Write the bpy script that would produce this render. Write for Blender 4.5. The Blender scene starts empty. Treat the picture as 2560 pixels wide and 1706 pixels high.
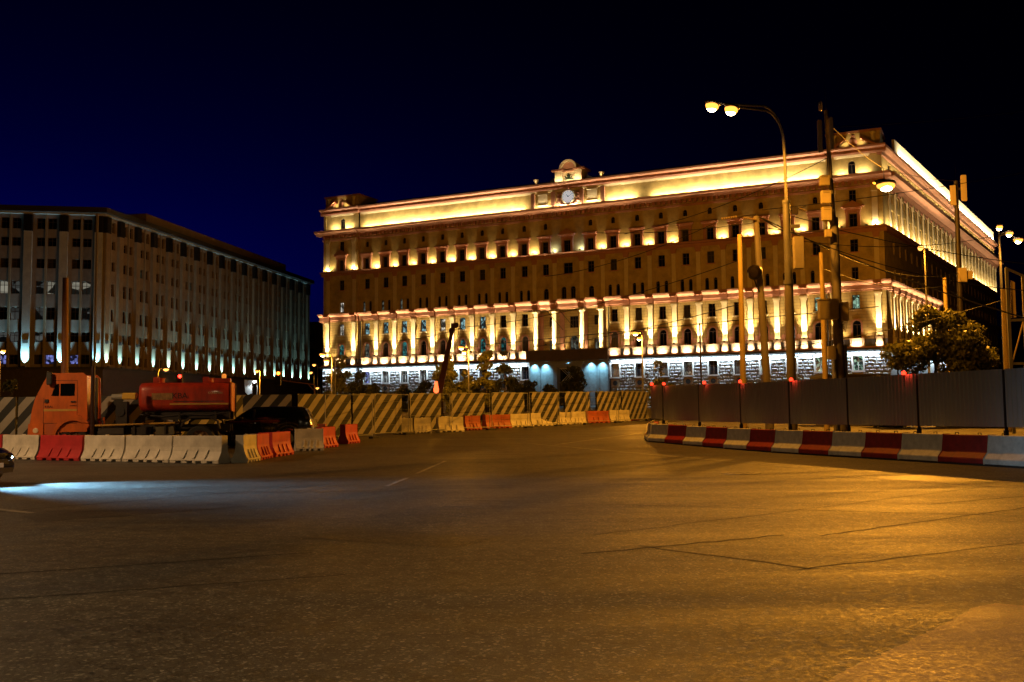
import bpy, bmesh, math, random
from mathutils import Vector, Matrix
R = math.radians
rnd = random.Random(7)
scn = bpy.context.scene
COL = scn.collection

# ------------------------------------------------------------------ camera
cam_d = bpy.data.cameras.new('camera'); cam = bpy.data.objects.new('camera', cam_d); COL.objects.link(cam)
cam_d.sensor_width = 36.0; cam_d.lens = 35.0; cam_d.clip_start = 0.1; cam_d.clip_end = 3000
_p = math.atan(177.0/2489.0); _r = 0.010
_f = Vector((0, math.cos(_p), math.sin(_p))); _x = Vector((1, 0, 0)); _u = _x.cross(_f)
_rx = _x*math.cos(_r) - _u*math.sin(_r); _ux = _x*math.sin(_r) + _u*math.cos(_r)
m = Matrix.Identity(4)
for i in range(3):
    m[i][0] = _rx[i]; m[i][1] = _ux[i]; m[i][2] = -_f[i]
m[2][3] = 1.5
cam.matrix_world = m
scn.camera = cam

# ------------------------------------------------------------------ night sky, after sunset
world = bpy.data.worlds.new('World'); scn.world = world; world.use_nodes = True
wn = world.node_tree; wn.nodes.clear()
sky = wn.nodes.new('ShaderNodeTexSky'); sky.sky_type = 'NISHITA'; sky.sun_disc = False
sky.sun_elevation = R(-5.0); sky.sun_rotation = R(-34); sky.altitude = 0; sky.air_density = 1.0; sky.dust_density = 0.0; sky.ozone_density = 6.0   # sun well below the horizon
bg = wn.nodes.new('ShaderNodeBackground'); bg.inputs[1].default_value = 0.1
gm_ = wn.nodes.new('ShaderNodeGamma'); gm_.inputs[1].default_value = 2.6; gn = wn.nodes.new('ShaderNodeVectorMath'); gn.operation = 'SCALE'; gn.inputs['Scale'].default_value = 610.0
wo = wn.nodes.new('ShaderNodeOutputWorld')
wn.links.new(sky.outputs[0], gm_.inputs[0]); wn.links.new(gm_.outputs[0], gn.inputs[0]); wn.links.new(gn.outputs[0], bg.inputs[0]); wn.links.new(bg.outputs[0], wo.inputs[0])
scn.view_settings.view_transform = 'Standard'; scn.view_settings.look = 'None'
scn.view_settings.exposure = 0.0; scn.view_settings.gamma = 1.0; scn.view_settings.use_curve_mapping = False
scn.cycles.use_denoising = True
scn.cycles.max_bounces = 5; scn.cycles.diffuse_bounces = 2; scn.cycles.glossy_bounces = 3
scn.cycles.caustics_reflective = False; scn.cycles.caustics_refractive = False
scn.cycles.sample_clamp_indirect = 4.0

SODIUM = (1.0, 0.37, 0.025); WARM = (1.0, 0.74, 0.38); PINKW = (1.0, 0.68, 0.47); COOL = (0.78, 0.93, 1.0); CYAN = (0.50, 0.93, 1.0); XENON = (0.28, 0.66, 1.0)

# ------------------------------------------------------------------ materials
MAT = {}
def mat(name, col, rough=0.7, metal=0.0, spec=0.5, var=0.0, vscale=1.0, bump=0.0, bscale=20.0, emit=None, estr=0.0, coat=0.0, trans=0.0, col2=None, stretch=None):
    if name in MAT: return MAT[name]
    m = bpy.data.materials.new(name); m.use_nodes = True; nt = m.node_tree
    b = nt.nodes['Principled BSDF']
    b.inputs['Base Color'].default_value = (*col, 1); b.inputs['Roughness'].default_value = rough
    b.inputs['Metallic'].default_value = metal; b.inputs['Specular IOR Level'].default_value = spec
    if coat: b.inputs['Coat Weight'].default_value = coat; b.inputs['Coat Roughness'].default_value = 0.08
    if trans: b.inputs['Transmission Weight'].default_value = trans
    if emit: b.inputs['Emission Color'].default_value = (*emit, 1); b.inputs['Emission Strength'].default_value = estr
    if var or bump:
        tc = nt.nodes.new('ShaderNodeTexCoord'); src = tc.outputs['Object']
        if stretch:
            mp = nt.nodes.new('ShaderNodeMapping'); mp.inputs['Scale'].default_value = stretch
            nt.links.new(src, mp.inputs[0]); src = mp.outputs[0]
    if var:
        n = nt.nodes.new('ShaderNodeTexNoise'); n.inputs['Scale'].default_value = vscale; n.inputs['Detail'].default_value = 6; n.inputs['Roughness'].default_value = 0.65
        nt.links.new(src, n.inputs['Vector'])
        cr = nt.nodes.new('ShaderNodeValToRGB'); cr.color_ramp.elements[0].position = 0.3; cr.color_ramp.elements[1].position = 0.72
        c2 = col2 or tuple(c*(1-var) for c in col)
        cr.color_ramp.elements[0].color = (*c2, 1); cr.color_ramp.elements[1].color = (*[min(1, c*(1+var*0.35)) for c in col], 1)
        nt.links.new(n.outputs['Fac'], cr.inputs[0]); nt.links.new(cr.outputs[0], b.inputs['Base Color'])
    if bump:
        n2 = nt.nodes.new('ShaderNodeTexNoise'); n2.inputs['Scale'].default_value = bscale; n2.inputs['Detail'].default_value = 4
        nt.links.new(src, n2.inputs['Vector'])
        bp = nt.nodes.new('ShaderNodeBump'); bp.inputs['Strength'].default_value = bump; bp.inputs['Distance'].default_value = 0.02
        nt.links.new(n2.outputs['Fac'], bp.inputs['Height']); nt.links.new(bp.outputs[0], b.inputs['Normal'])
    MAT[name] = m
    return m

def glow(name, col, s):
    if name in MAT: return MAT[name]
    m = bpy.data.materials.new(name); m.use_nodes = True; nt = m.node_tree; nt.nodes.clear()
    e = nt.nodes.new('ShaderNodeEmission'); e.inputs[0].default_value = (*col, 1); e.inputs[1].default_value = s
    o = nt.nodes.new('ShaderNodeOutputMaterial'); nt.links.new(e.outputs[0], o.inputs[0]); MAT[name] = m
    return m

# ------------------------------------------------------------------ mesh building
class MB:
    def __init__(s): s.v = []; s.f = []
    def add(s, vs, fs):
        o = len(s.v); s.v.extend(tuple(v) for v in vs); s.f.extend(tuple(i+o for i in f) for f in fs); return s
    def box(s, x0, x1, y0, y1, z0, z1):
        return s.add([(x0,y0,z0),(x1,y0,z0),(x1,y1,z0),(x0,y1,z0),(x0,y0,z1),(x1,y0,z1),(x1,y1,z1),(x0,y1,z1)],
                     [(0,3,2,1),(4,5,6,7),(0,1,5,4),(1,2,6,5),(2,3,7,6),(3,0,4,7)])
    def obox(s, c, hx, hy, z0, z1, ang):
        ca, sa = math.cos(ang), math.sin(ang); vs = []
        for z in (z0, z1):
            for a, b in ((-hx,-hy),(hx,-hy),(hx,hy),(-hx,hy)): vs.append((c[0]+a*ca-b*sa, c[1]+a*sa+b*ca, z))
        return s.add(vs, [(0,3,2,1),(4,5,6,7),(0,1,5,4),(1,2,6,5),(2,3,7,6),(3,0,4,7)])
    def quad(s, *p): return s.add(p, [tuple(range(len(p)))])
    def prism(s, poly, a0, a1, axis='x'):
        # poly: list of (p,q); extruded along axis. x:(y,z) y:(x,z) z:(x,y)
        n = len(poly)
        def pt(a, p):
            return (a,p[0],p[1]) if axis == 'x' else ((p[0],a,p[1]) if axis == 'y' else (p[0],p[1],a))
        vs = [pt(a0,p) for p in poly] + [pt(a1,p) for p in poly]
        fs = [tuple(range(n)), tuple(range(2*n-1, n-1, -1))] + [(i, (i+1)%n, n+(i+1)%n, n+i) for i in range(n)]
        return s.add(vs, fs)
    def cyl(s, p0, p1, r0, r1=None, n=10, cap=True):
        r1 = r0 if r1 is None else r1
        p0, p1 = Vector(p0), Vector(p1); d = (p1-p0).normalized()
        a = d.cross(Vector((0,0,1)));
        if a.length < 1e-4: a = Vector((1,0,0))
        a.normalize(); b = d.cross(a); vs = []
        for p, r in ((p0,r0),(p1,r1)):
            for i in range(n):
                t = 2*math.pi*i/n; vs.append(p + a*(r*math.cos(t)) + b*(r*math.sin(t)))
        fs = [(i,(i+1)%n,n+(i+1)%n,n+i) for i in range(n)]
        if cap: fs += [tuple(range(n-1,-1,-1)), tuple(range(n,2*n))]
        return s.add(vs, fs)
    def tube(s, pts, r, n=6, r1=None):
        pts = [Vector(p) for p in pts]; N = len(pts); vs = []; fs = []; up = None
        for k, p in enumerate(pts):
            d = (pts[min(k+1,N-1)]-pts[max(k-1,0)]).normalized()
            if up is None:
                up = Vector((0,0,1)) if abs(d.z) < 0.9 else Vector((1,0,0))
            a = d.cross(up).normalized(); b = a.cross(d); up = b
            rr = r if r1 is None else r + (r1-r)*k/max(1,N-1)
            for i in range(n):
                t = 2*math.pi*i/n; vs.append(p + a*(rr*math.cos(t)) + b*(rr*math.sin(t)))
        for k in range(N-1):
            for i in range(n): fs.append((k*n+i, k*n+(i+1)%n, (k+1)*n+(i+1)%n, (k+1)*n+i))
        fs += [tuple(range(n-1,-1,-1)), tuple(range((N-1)*n, N*n))]
        return s.add(vs, fs)
    def lathe(s, prof, c=(0,0,0), n=12, axis='z', cap=True):
        vs = []; fs = []; k = len(prof)
        for i in range(n):
            t = 2*math.pi*i/n
            for r, h in prof:
                p = (r*math.cos(t), r*math.sin(t), h)
                if axis == 'y': p = (p[0], h, p[1])
                if axis == 'x': p = (h, p[0], p[1])
                vs.append((c[0]+p[0], c[1]+p[1], c[2]+p[2]))
        for i in range(n):
            for j in range(k-1): fs.append((i*k+j, ((i+1)%n)*k+j, ((i+1)%n)*k+j+1, i*k+j+1))
        if cap: fs.append(tuple(i*k for i in range(n-1,-1,-1))); fs.append(tuple(i*k+k-1 for i in range(n)))
        return s.add(vs, fs)
    def ball(s, c, rx, ry=None, rz=None, n=10, m_=6):
        ry = rx if ry is None else ry; rz = rx if rz is None else rz
        vs = [(c[0],c[1],c[2]-rz)]; fs = []
        for j in range(1, m_):
            ph = -math.pi/2 + math.pi*j/m_
            for i in range(n):
                t = 2*math.pi*i/n; vs.append((c[0]+rx*math.cos(ph)*math.cos(t), c[1]+ry*math.cos(ph)*math.sin(t), c[2]+rz*math.sin(ph)))
        vs.append((c[0],c[1],c[2]+rz)); last = len(vs)-1
        for i in range(n): fs.append((0, 1+(i+1)%n, 1+i)); fs.append((last, last-n+i, last-n+(i+1)%n))
        for j in range(m_-2):
            for i in range(n): fs.append((1+j*n+i, 1+j*n+(i+1)%n, 1+(j+1)*n+(i+1)%n, 1+(j+1)*n+i))
        return s.add(vs, fs)
    def mesh(s, name, material=None, smooth=False, bevel=0.0, seg=2, fixn=True, subdiv=0):
        me = bpy.data.meshes.new(name); me.from_pydata([tuple(v) for v in s.v], [], s.f); me.update()
        if fixn or bevel or subdiv:
            bm = bmesh.new(); bm.from_mesh(me)
            if bevel:
                bmesh.ops.remove_doubles(bm, verts=bm.verts, dist=1e-5)
                es = [e for e in bm.edges if len(e.link_faces) == 2 and e.calc_face_angle(0) > 0.35]
                bmesh.ops.bevel(bm, geom=es, offset=bevel, segments=seg, affect='EDGES', clamp_overlap=True)
            bmesh.ops.recalc_face_normals(bm, faces=bm.faces)
            bm.to_mesh(me); bm.free()
        if material: me.materials.append(material)
        if smooth:
            me.polygons.foreach_set('use_smooth', [True]*len(me.polygons))
            try: me.set_sharp_from_angle(angle=R(40))
            except Exception: pass
        return me
    def obj(s, name, material, parent=None, loc=(0,0,0), rz=0.0, **k):
        return link(s.mesh(name, material, **k), name, parent, loc, rz)

def link(me, name, parent=None, loc=(0,0,0), rz=0.0, scale=None):
    o = bpy.data.objects.new(name, me); COL.objects.link(o)
    o.location = loc; o.rotation_euler = (0,0,rz)
    if scale: o.scale = scale
    if parent: o.parent = parent
    return o
def thing(name, label, cat, loc=(0,0,0), rz=0.0, group=None):
    o = link(None, name, None, loc, rz); return tag(o, label, cat, group)
def tag(o, label, cat, group=None):
    o['label'] = label; o['category'] = cat
    if group: o['group'] = group
    return o
def struct(o): o['kind'] = 'structure'; return o
def copy_tree(o, parent=None):
    c = o.copy(); COL.objects.link(c); c.parent = parent
    for ch in list(o.children): copy_tree(ch, c)
    return c
def aim(o, direction): o.rotation_euler = Vector(direction).to_track_quat('-Z', 'Y').to_euler()
def spot(loc, direction, power, col, deg, parent=None, blend=1.0, radius=0.06, name='floodlight_beam'):
    l = bpy.data.lights.new(name, 'SPOT'); l.energy = power; l.color = col; l.spot_size = R(deg); l.spot_blend = blend; l.shadow_soft_size = radius
    o = link(l, name, parent, loc); aim(o, direction); return o
def area(loc, direction, sx, sy, power, col, parent=None, ang=0.0, spread=180, name='strip_light'):
    l = bpy.data.lights.new(name, 'AREA'); l.shape = 'RECTANGLE'; l.size = sx; l.size_y = sy; l.energy = power; l.color = col; l.spread = R(spread)
    o = link(l, name, parent, loc)
    d = Vector(direction).normalized(); z = -d; x = Vector((math.cos(ang), math.sin(ang), 0)); y = z.cross(x).normalized(); x = y.cross(z)
    mm = Matrix((x, y, z)).transposed(); o.rotation_euler = mm.to_euler(); return o
def point(loc, power, col, parent=None, radius=0.12, name='lamp_light'):
    l = bpy.data.lights.new(name, 'POINT'); l.energy = power; l.color = col; l.shadow_soft_size = radius
    return link(l, name, parent, loc)
def gz(Y):
    t = max(0.0, Y-34.0); t = min(t, 140.0)
    return 0.02*t*t/(t+4.0) if t > 0 else 0.0
def text_mesh(s, size, name, material, extrude=0.004):
    c = bpy.data.curves.new(name, 'FONT'); c.body = s; c.size = size; c.extrude = extrude; c.align_x = 'LEFT'
    o = bpy.data.objects.new(name, c); COL.objects.link(o)
    dg = bpy.context.evaluated_depsgraph_get(); me = bpy.data.meshes.new_from_object(o.evaluated_get(dg))
    bpy.data.objects.remove(o); me.name = name; me.materials.clear(); me.materials.append(material); return me
# ------------------------------------------------------------------ ground
def asphalt(name, base, rough, grain, bumpd, contrast=1.0):
    m = bpy.data.materials.new(name); m.use_nodes = True; nt = m.node_tree; b = nt.nodes['Principled BSDF']; N = nt.nodes.new; Lk = nt.links.new
    tc = N('ShaderNodeTexCoord'); O = tc.outputs['Object']
    def noise(sc, det, rg, vec=O):
        n = N('ShaderNodeTexNoise'); n.inputs['Scale'].default_value = sc; n.inputs['Detail'].default_value = det; n.inputs['Roughness'].default_value = rg; Lk(vec, n.inputs['Vector']); return n.outputs['Fac']
    def rng(v, a, b_, c, d):
        r_ = N('ShaderNodeMapRange'); r_.inputs['From Min'].default_value = a; r_.inputs['From Max'].default_value = b_; r_.inputs['To Min'].default_value = c; r_.inputs['To Max'].default_value = d; Lk(v, r_.inputs[0]); return r_.outputs[0]
    def mul(a, c):
        q = N('ShaderNodeMath'); q.operation = 'MULTIPLY'; Lk(a, q.inputs[0]); Lk(c, q.inputs[1]); return q.outputs[0]
    mp = N('ShaderNodeMapping'); mp.inputs['Rotation'].default_value = (0, 0, R(62)); mp.inputs['Scale'].default_value = (0.10, 1.3, 1); Lk(O, mp.inputs[0])
    big = noise(0.28, 5, 0.6); trk = noise(0.9, 4, 0.55, mp.outputs[0]); grit = noise(grain, 7, 0.82); agg = noise(grain*4.5, 3, 0.7)
    vo = N('ShaderNodeTexVoronoi'); vo.inputs['Scale'].default_value = grain*3.4; Lk(O, vo.inputs['Vector']); sc = N('ShaderNodeSeparateColor'); Lk(vo.outputs['Color'], sc.inputs[0])
    chip = rng(sc.outputs[0], 0.80, 1.0, 1.0, 1.0+2.2*contrast); mot = noise(grain*0.35, 4, 0.6)
    f = mul(mul(rng(big, 0.3, 0.7, 0.72, 1.22), rng(trk, 0.3, 0.7, 0.78, 1.2)), mul(rng(grit, 0.36, 0.64, 1-0.7*contrast, 1+0.7*contrast), chip)); f = mul(mul(f, rng(agg, 0.3, 0.7, 1-0.45*contrast, 1+0.45*contrast)), rng(mot, 0.32, 0.68, 1-0.32*contrast, 1+0.32*contrast))
    vm = N('ShaderNodeVectorMath'); vm.operation = 'SCALE'; vm.inputs[0].default_value = base; Lk(f, vm.inputs['Scale']); Lk(vm.outputs[0], b.inputs['Base Color'])
    r2 = N('ShaderNodeMath'); r2.operation = 'ADD'; Lk(rng(trk, 0.3, 0.7, rough-0.1, rough+0.12), r2.inputs[0]); Lk(rng(grit, 0.35, 0.65, -0.2, 0.2), r2.inputs[1]); Lk(r2.outputs[0], b.inputs['Roughness'])
    ad = N('ShaderNodeMath'); ad.operation = 'ADD'; Lk(agg, ad.inputs[0]); Lk(grit, ad.inputs[1])
    bp = N('ShaderNodeBump'); bp.inputs['Strength'].default_value = 0.7; bp.inputs['Distance'].default_value = bumpd; Lk(ad.outputs[0], bp.inputs['Height']); Lk(bp.outputs[0], b.inputs['Normal'])
    b.inputs['Specular IOR Level'].default_value = 0.2; MAT[name] = m; return m
M_ASPH = asphalt('asphalt', (0.070, 0.064, 0.056), 0.58, 14.0, 0.008)
M_PATCH = asphalt('smooth_asphalt', (0.24, 0.155, 0.105), 0.6, 26.0, 0.002, 0.35)
g = MB(); xs = [-900, -300, -120, -60, -30, -15, 0, 15, 30, 60, 120, 300, 900]
ys = [-80, -30, -10, 0, 5, 10, 15, 20, 25, 30, 34, 36, 38, 40, 43, 46, 50, 55, 60, 70, 80, 100, 120, 140, 160, 174, 230, 400, 1200]
for y in ys:
    for x in xs: g.v.append((x, y, gz(y)))
W = len(xs)
for j in range(len(ys)-1):
    for i in range(W-1): g.f.append((j*W+i, j*W+i+1, (j+1)*W+i+1, (j+1)*W+i))
struct(g.obj('ground', M_ASPH, fixn=False))
# re-laid smoother asphalt at the near right corner, edge a little ragged
edge = [(1.2,5.0),(1.73,5.59),(2.0,5.93),(2.3,6.24),(2.66,6.66),(2.95,6.96),(3.18,7.26),(3.46,7.57),(3.66,7.7),(3.9,7.55),(4.4,7.1),(5.4,6.0),(6.5,4.6),(5.0,2.0),(0.8,2.0)]
pts = []
for i in range(len(edge)):
    a, b2 = edge[i], edge[(i+1)%len(edge)]
    k = 6 if i < 9 else 1
    for j in range(k):
        t = j/k; o = rnd.uniform(-0.012, 0.012) if j else 0
        pts.append((a[0]+(b2[0]-a[0])*t+o, a[1]+(b2[1]-a[1])*t-o))
pm = MB(); pm.prism(pts, 0.0, 0.012, 'z'); struct(pm.obj('pavement_patch', M_PATCH))
# worn lane paint
paint = mat('worn_road_paint', (0.36, 0.34, 0.31), 0.8, var=0.75, vscale=3.0, bump=0.3, bscale=60)
def stripe(p, q, w, z=0.004):
    p, q = Vector((*p, 0)), Vector((*q, 0)); d = (q-p).normalized(); n = Vector((-d.y, d.x, 0))*w/2; k = MB()
    a = [p-n, q-n, q+n, p+n]; k.quad(*[(v.x, v.y, gz(v.y)+z) for v in a]); return struct(k.obj('lane_marking', paint))
stripe((1.81,42.0),(7.6,54.6),0.12); stripe((7.62,21.08),(11.5,16.2),0.07); stripe((0.81,42.9),(5.3,32.2),0.10); stripe((5.4,32.0),(7.3,25.7),0.10)
stripe((-8.6,16.5),(-7.5,15.65),0.14); stripe((-2.4,24.7),(-2.1,31.0),0.10); stripe((-2.6,20.6),(-2.45,23.2),0.10); stripe((3.2,27.6),(4.1,26.2),0.11); stripe((6.6,23.0),(7.3,22.0),0.10)
crack = mat('tar_seam', (0.022, 0.020, 0.018), 0.8, spec=0.15)
def seam(pl, w):
    k = MB()
    for a, b2 in zip(pl[:-1], pl[1:]):
        d = Vector((b2[0]-a[0], b2[1]-a[1], 0)).normalized(); n = Vector((-d.y, d.x, 0))*w/2
        k.quad((a[0]-n.x,a[1]-n.y,0.003),(b2[0]-n.x,b2[1]-n.y,0.003),(b2[0]+n.x,b2[1]+n.y,0.003),(a[0]+n.x,a[1]+n.y,0.003))
    return struct(k.obj('tar_seam', crack, fixn=False))
def wig(a, b2, n, amp):
    return [(a[0]+(b2[0]-a[0])*i/n+rnd.uniform(-amp,amp), a[1]+(b2[1]-a[1])*i/n+rnd.uniform(-amp,amp)) for i in range(n+1)]
tarp = asphalt('repair_asphalt', (0.047, 0.041, 0.034), 0.55, 16.0, 0.004)
def patch(c, hx, hy, a):
    k = MB(); pts = []
    for (u, v) in ((-1,-1),(0,-1.04),(1,-1),(1.02,0),(1,1),(0.1,0.97),(-1,1),(-0.98,0.1)):
        x, y = u*hx+rnd.uniform(-.05,.05), v*hy+rnd.uniform(-.05,.05); pts.append((c[0]+x*math.cos(a)-y*math.sin(a), c[1]+x*math.sin(a)+y*math.cos(a), 0.0035))
    k.quad(*pts); return struct(k.obj('road_patch', tarp, fixn=False))
patch((9.0,20.6),1.7,0.7,R(-62)); patch((-5.9,15.8),1.6,0.55,R(40)); patch((-1.4,12.2),1.1,0.5,R(-28))
seam(wig((-1.0,17.2),(7.6,13.6),26,0.04), 0.03); seam(wig((1.0,12.2),(9.0,19.0),26,0.05), 0.022)
seam(wig((0.7,10.6),(3.2,12.0),14,0.03), 0.05); seam(wig((1.36,11.2),(2.8,9.5),12,0.03), 0.045); seam(wig((3.6,11.9),(7.8,15.1),24,0.03), 0.035); seam(wig((-8.2,15.9),(-5.4,19.4),22,0.04), 0.06); seam(wig((-6.0,7.6),(-1.6,9.4),20,0.03), 0.025)
seam(wig((6.4,15.6),(8.6,16.9),9,0.05), 0.04); seam(wig((-6.4,9.0),(-2.2,10.9),12,0.03), 0.03); seam(wig((2.6,9.4),(6.8,11.8),14,0.03), 0.025)
t = thing('manhole_cover', 'round iron manhole cover let into the road before the red and white blocks', 'manhole', (5.35, 23.6, 0.0))
MB().lathe([(0.46,0.0),(0.46,0.012),(0.40,0.016)], n=28).obj('rim', mat('cast_iron', (0.06,0.055,0.05), 0.5, 0.6, var=0.4, vscale=8), t)
k = MB().lathe([(0.385,0.0),(0.385,0.014)], n=28)
for i in range(-3,4):
    for j in range(-3,4):
        if i*i+j*j < 10: k.box(i*0.1-0.03, i*0.1+0.03, j*0.1-0.03, j*0.1+0.03, 0.0141, 0.022)
k.obj('lid', MAT['cast_iron'], t)
# ------------------------------------------------------------------ floodlit government building
ochre = mat('ochre_stucco', (0.47, 0.345, 0.115), 0.85, var=0.42, vscale=0.8, bump=0.25, bscale=6)
ochre_j = None
def jointed(name, col):
    m = bpy.data.materials.new(name); m.use_nodes = True; nt = m.node_tree; b = nt.nodes['Principled BSDF']; N = nt.nodes.new; Lk = nt.links.new
    tc = N('ShaderNodeTexCoord'); mp = N('ShaderNodeMapping'); mp.inputs['Rotation'].default_value = (R(90), 0, 0); Lk(tc.outputs['Object'], mp.inputs[0])
    br = N('ShaderNodeTexBrick'); br.inputs['Scale'].default_value = 1.0; br.inputs['Brick Width'].default_value = 1.2; br.inputs['Row Height'].default_value = 0.42; br.inputs['Mortar Size'].default_value = 0.035; br.inputs['Mortar Smooth'].default_value = 0.3
    br.inputs['Color1'].default_value = (*col, 1); br.inputs['Color2'].default_value = (*[c*0.84 for c in col], 1); br.inputs['Mortar'].default_value = (*[c*0.6 for c in col], 1)
    Lk(mp.outputs[0], br.inputs['Vector'])
    no = N('ShaderNodeTexNoise'); no.inputs['Scale'].default_value = 0.9; no.inputs['Detail'].default_value = 6; Lk(tc.outputs['Object'], no.inputs['Vector'])
    mx = N('ShaderNodeMixRGB'); mx.blend_type = 'MULTIPLY'; mx.inputs[0].default_value = 0.45; Lk(br.outputs['Color'], mx.inputs[1])
    Lk(no.outputs['Fac'], mx.inputs[2]); Lk(mx.outputs[0], b.inputs['Base Color'])
    bp = N('ShaderNodeBump'); bp.invert = True; bp.inputs['Strength'].default_value = 0.7; bp.inputs['Distance'].default_value = 0.04; Lk(br.outputs['Fac'], bp.inputs['Height']); Lk(bp.outputs[0], b.inputs['Normal'])
    b.inputs['Roughness'].default_value = 0.85; MAT[name] = m; return m
ochre_j = jointed('jointed_ochre_stucco', (0.47, 0.325, 0.10))
trim = mat('terracotta_trim', (0.40, 0.185, 0.115), 0.8, var=0.25, vscale=0.8)
pale = mat('pale_pilaster_stone', (0.62, 0.52, 0.33), 0.8, var=0.2, vscale=0.9)
granite = mat('grey_granite', (0.20, 0.215, 0.225), 0.6, var=0.3, vscale=3.0, bump=0.2, bscale=30)
rockm = mat('rock_faced_granite', (0.30, 0.32, 0.33), 0.8, var=0.35, vscale=2.2, bump=0.8, bscale=7)
darkgr = mat('dark_granite', (0.045, 0.045, 0.047), 0.55, var=0.3, vscale=2.0)
roofm = mat('dark_roof_sheet', (0.03, 0.024, 0.022), 0.6, var=0.3, vscale=1.0)
frame_m = mat('brown_window_frame', (0.055, 0.032, 0.02), 0.6)
frame_w = mat('white_window_frame', (0.45, 0.46, 0.46), 0.6)
glass = mat('dark_window_glass', (0.006, 0.007, 0.010), 0.06, spec=0.6)
glass2 = mat('blinded_window_glass', (0.05, 0.048, 0.045), 0.25, spec=0.5, var=0.5, vscale=2.0)
def lit(name, col, s, sc=(4.0, 1.0, 3.2)):
    m = bpy.data.materials.new(name); m.use_nodes = True; nt = m.node_tree; b = nt.nodes['Principled BSDF']; N = nt.nodes.new; Lk = nt.links.new
    b.inputs['Base Color'].default_value = (0.01, 0.01, 0.012, 1); b.inputs['Roughness'].default_value = 0.08
    tc = N('ShaderNodeTexCoord'); mp = N('ShaderNodeMapping'); mp.inputs['Scale'].default_value = sc; Lk(tc.outputs['Object'], mp.inputs[0])
    oi = N('ShaderNodeObjectInfo'); ad = N('ShaderNodeVectorMath'); ad.operation = 'ADD'; Lk(mp.outputs[0], ad.inputs[0])
    ml = N('ShaderNodeMath'); ml.operation = 'MULTIPLY'; ml.inputs[1].default_value = 31.0; Lk(oi.outputs['Random'], ml.inputs[0]); Lk(ml.outputs[0], ad.inputs[1])
    no = N('ShaderNodeTexVoronoi'); no.inputs['Scale'].default_value = 0.8; Lk(ad.outputs[0], no.inputs['Vector'])
    bw = N('ShaderNodeSeparateColor'); Lk(no.outputs['Color'], bw.inputs[0])
    mr = N('ShaderNodeMapRange'); mr.inputs['From Min'].default_value = 0.35; mr.inputs['To Min'].default_value = s*0.03; mr.inputs['To Max'].default_value = s; Lk(bw.outputs[0], mr.inputs[0])
    b.inputs['Emission Color'].default_value = (*col, 1); Lk(mr.outputs[0], b.inputs['Emission Strength']); MAT[name] = m; return m
lit_cool = lit('lit_window_cool', (0.45, 0.85, 0.90), 0.75); lit_white = lit('lit_window_white', (1.0, 0.92, 0.75), 1.0); lit_teal = lit('lit_window_teal', (0.06, 0.42, 0.40), 0.45)
lit_dim = lit('lit_window_dim', (0.40, 0.45, 0.36), 0.30); lit_violet = lit('lit_window_violet', (0.30, 0.35, 1.0), 0.75); lit_green = lit('lit_window_green', (0.50, 0.85, 0.60), 0.75)

def wall_band(mb, x0, x1, z0, z1, holes, y=0.0, depth=0.32):
    cur = x0
    for xc, w, zb, zt, arch in sorted(h for h in holes if x0 < h[0] < x1):
        a, b2 = xc-w/2, xc+w/2
        if a > cur: mb.quad((cur,y,z0),(a,y,z0),(a,y,z1),(cur,y,z1))
        mb.quad((a,y,z0),(b2,y,z0),(b2,y,zb),(a,y,zb)); mb.quad((a,y,zb),(b2,y,zb),(b2,y+depth,zb),(a,y+depth,zb))
        top = zt-w/2 if arch else zt
        mb.quad((a,y,zb),(a,y+depth,zb),(a,y+depth,top),(a,y,top)); mb.quad((b2,y,zb),(b2,y,top),(b2,y+depth,top),(b2,y+depth,zb))
        if zt < z1: mb.quad((a,y,zt),(b2,y,zt),(b2,y,z1),(a,y,z1))
        if arch:
            n = 8; pts = [(xc-w/2*math.cos(math.pi*i/n), top+w/2*math.sin(math.pi*i/n)) for i in range(n+1)]
            for (xa,za),(xb,zb2) in zip(pts[:-1], pts[1:]):
                mb.quad((xa,y,za),(xb,y,zb2),(xb,y,zt),(xa,y,zt)); mb.quad((xa,y,za),(xa,y+depth,za),(xb,y+depth,zb2),(xb,y,zb2))
        else: mb.quad((a,y,zt),(a,y+depth,zt),(b2,y+depth,zt),(b2,y,zt))
        cur = b2
    if x1 > cur: mb.quad((cur,y,z0),(x1,y,z0),(x1,y,z1),(cur,y,z1))

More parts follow.
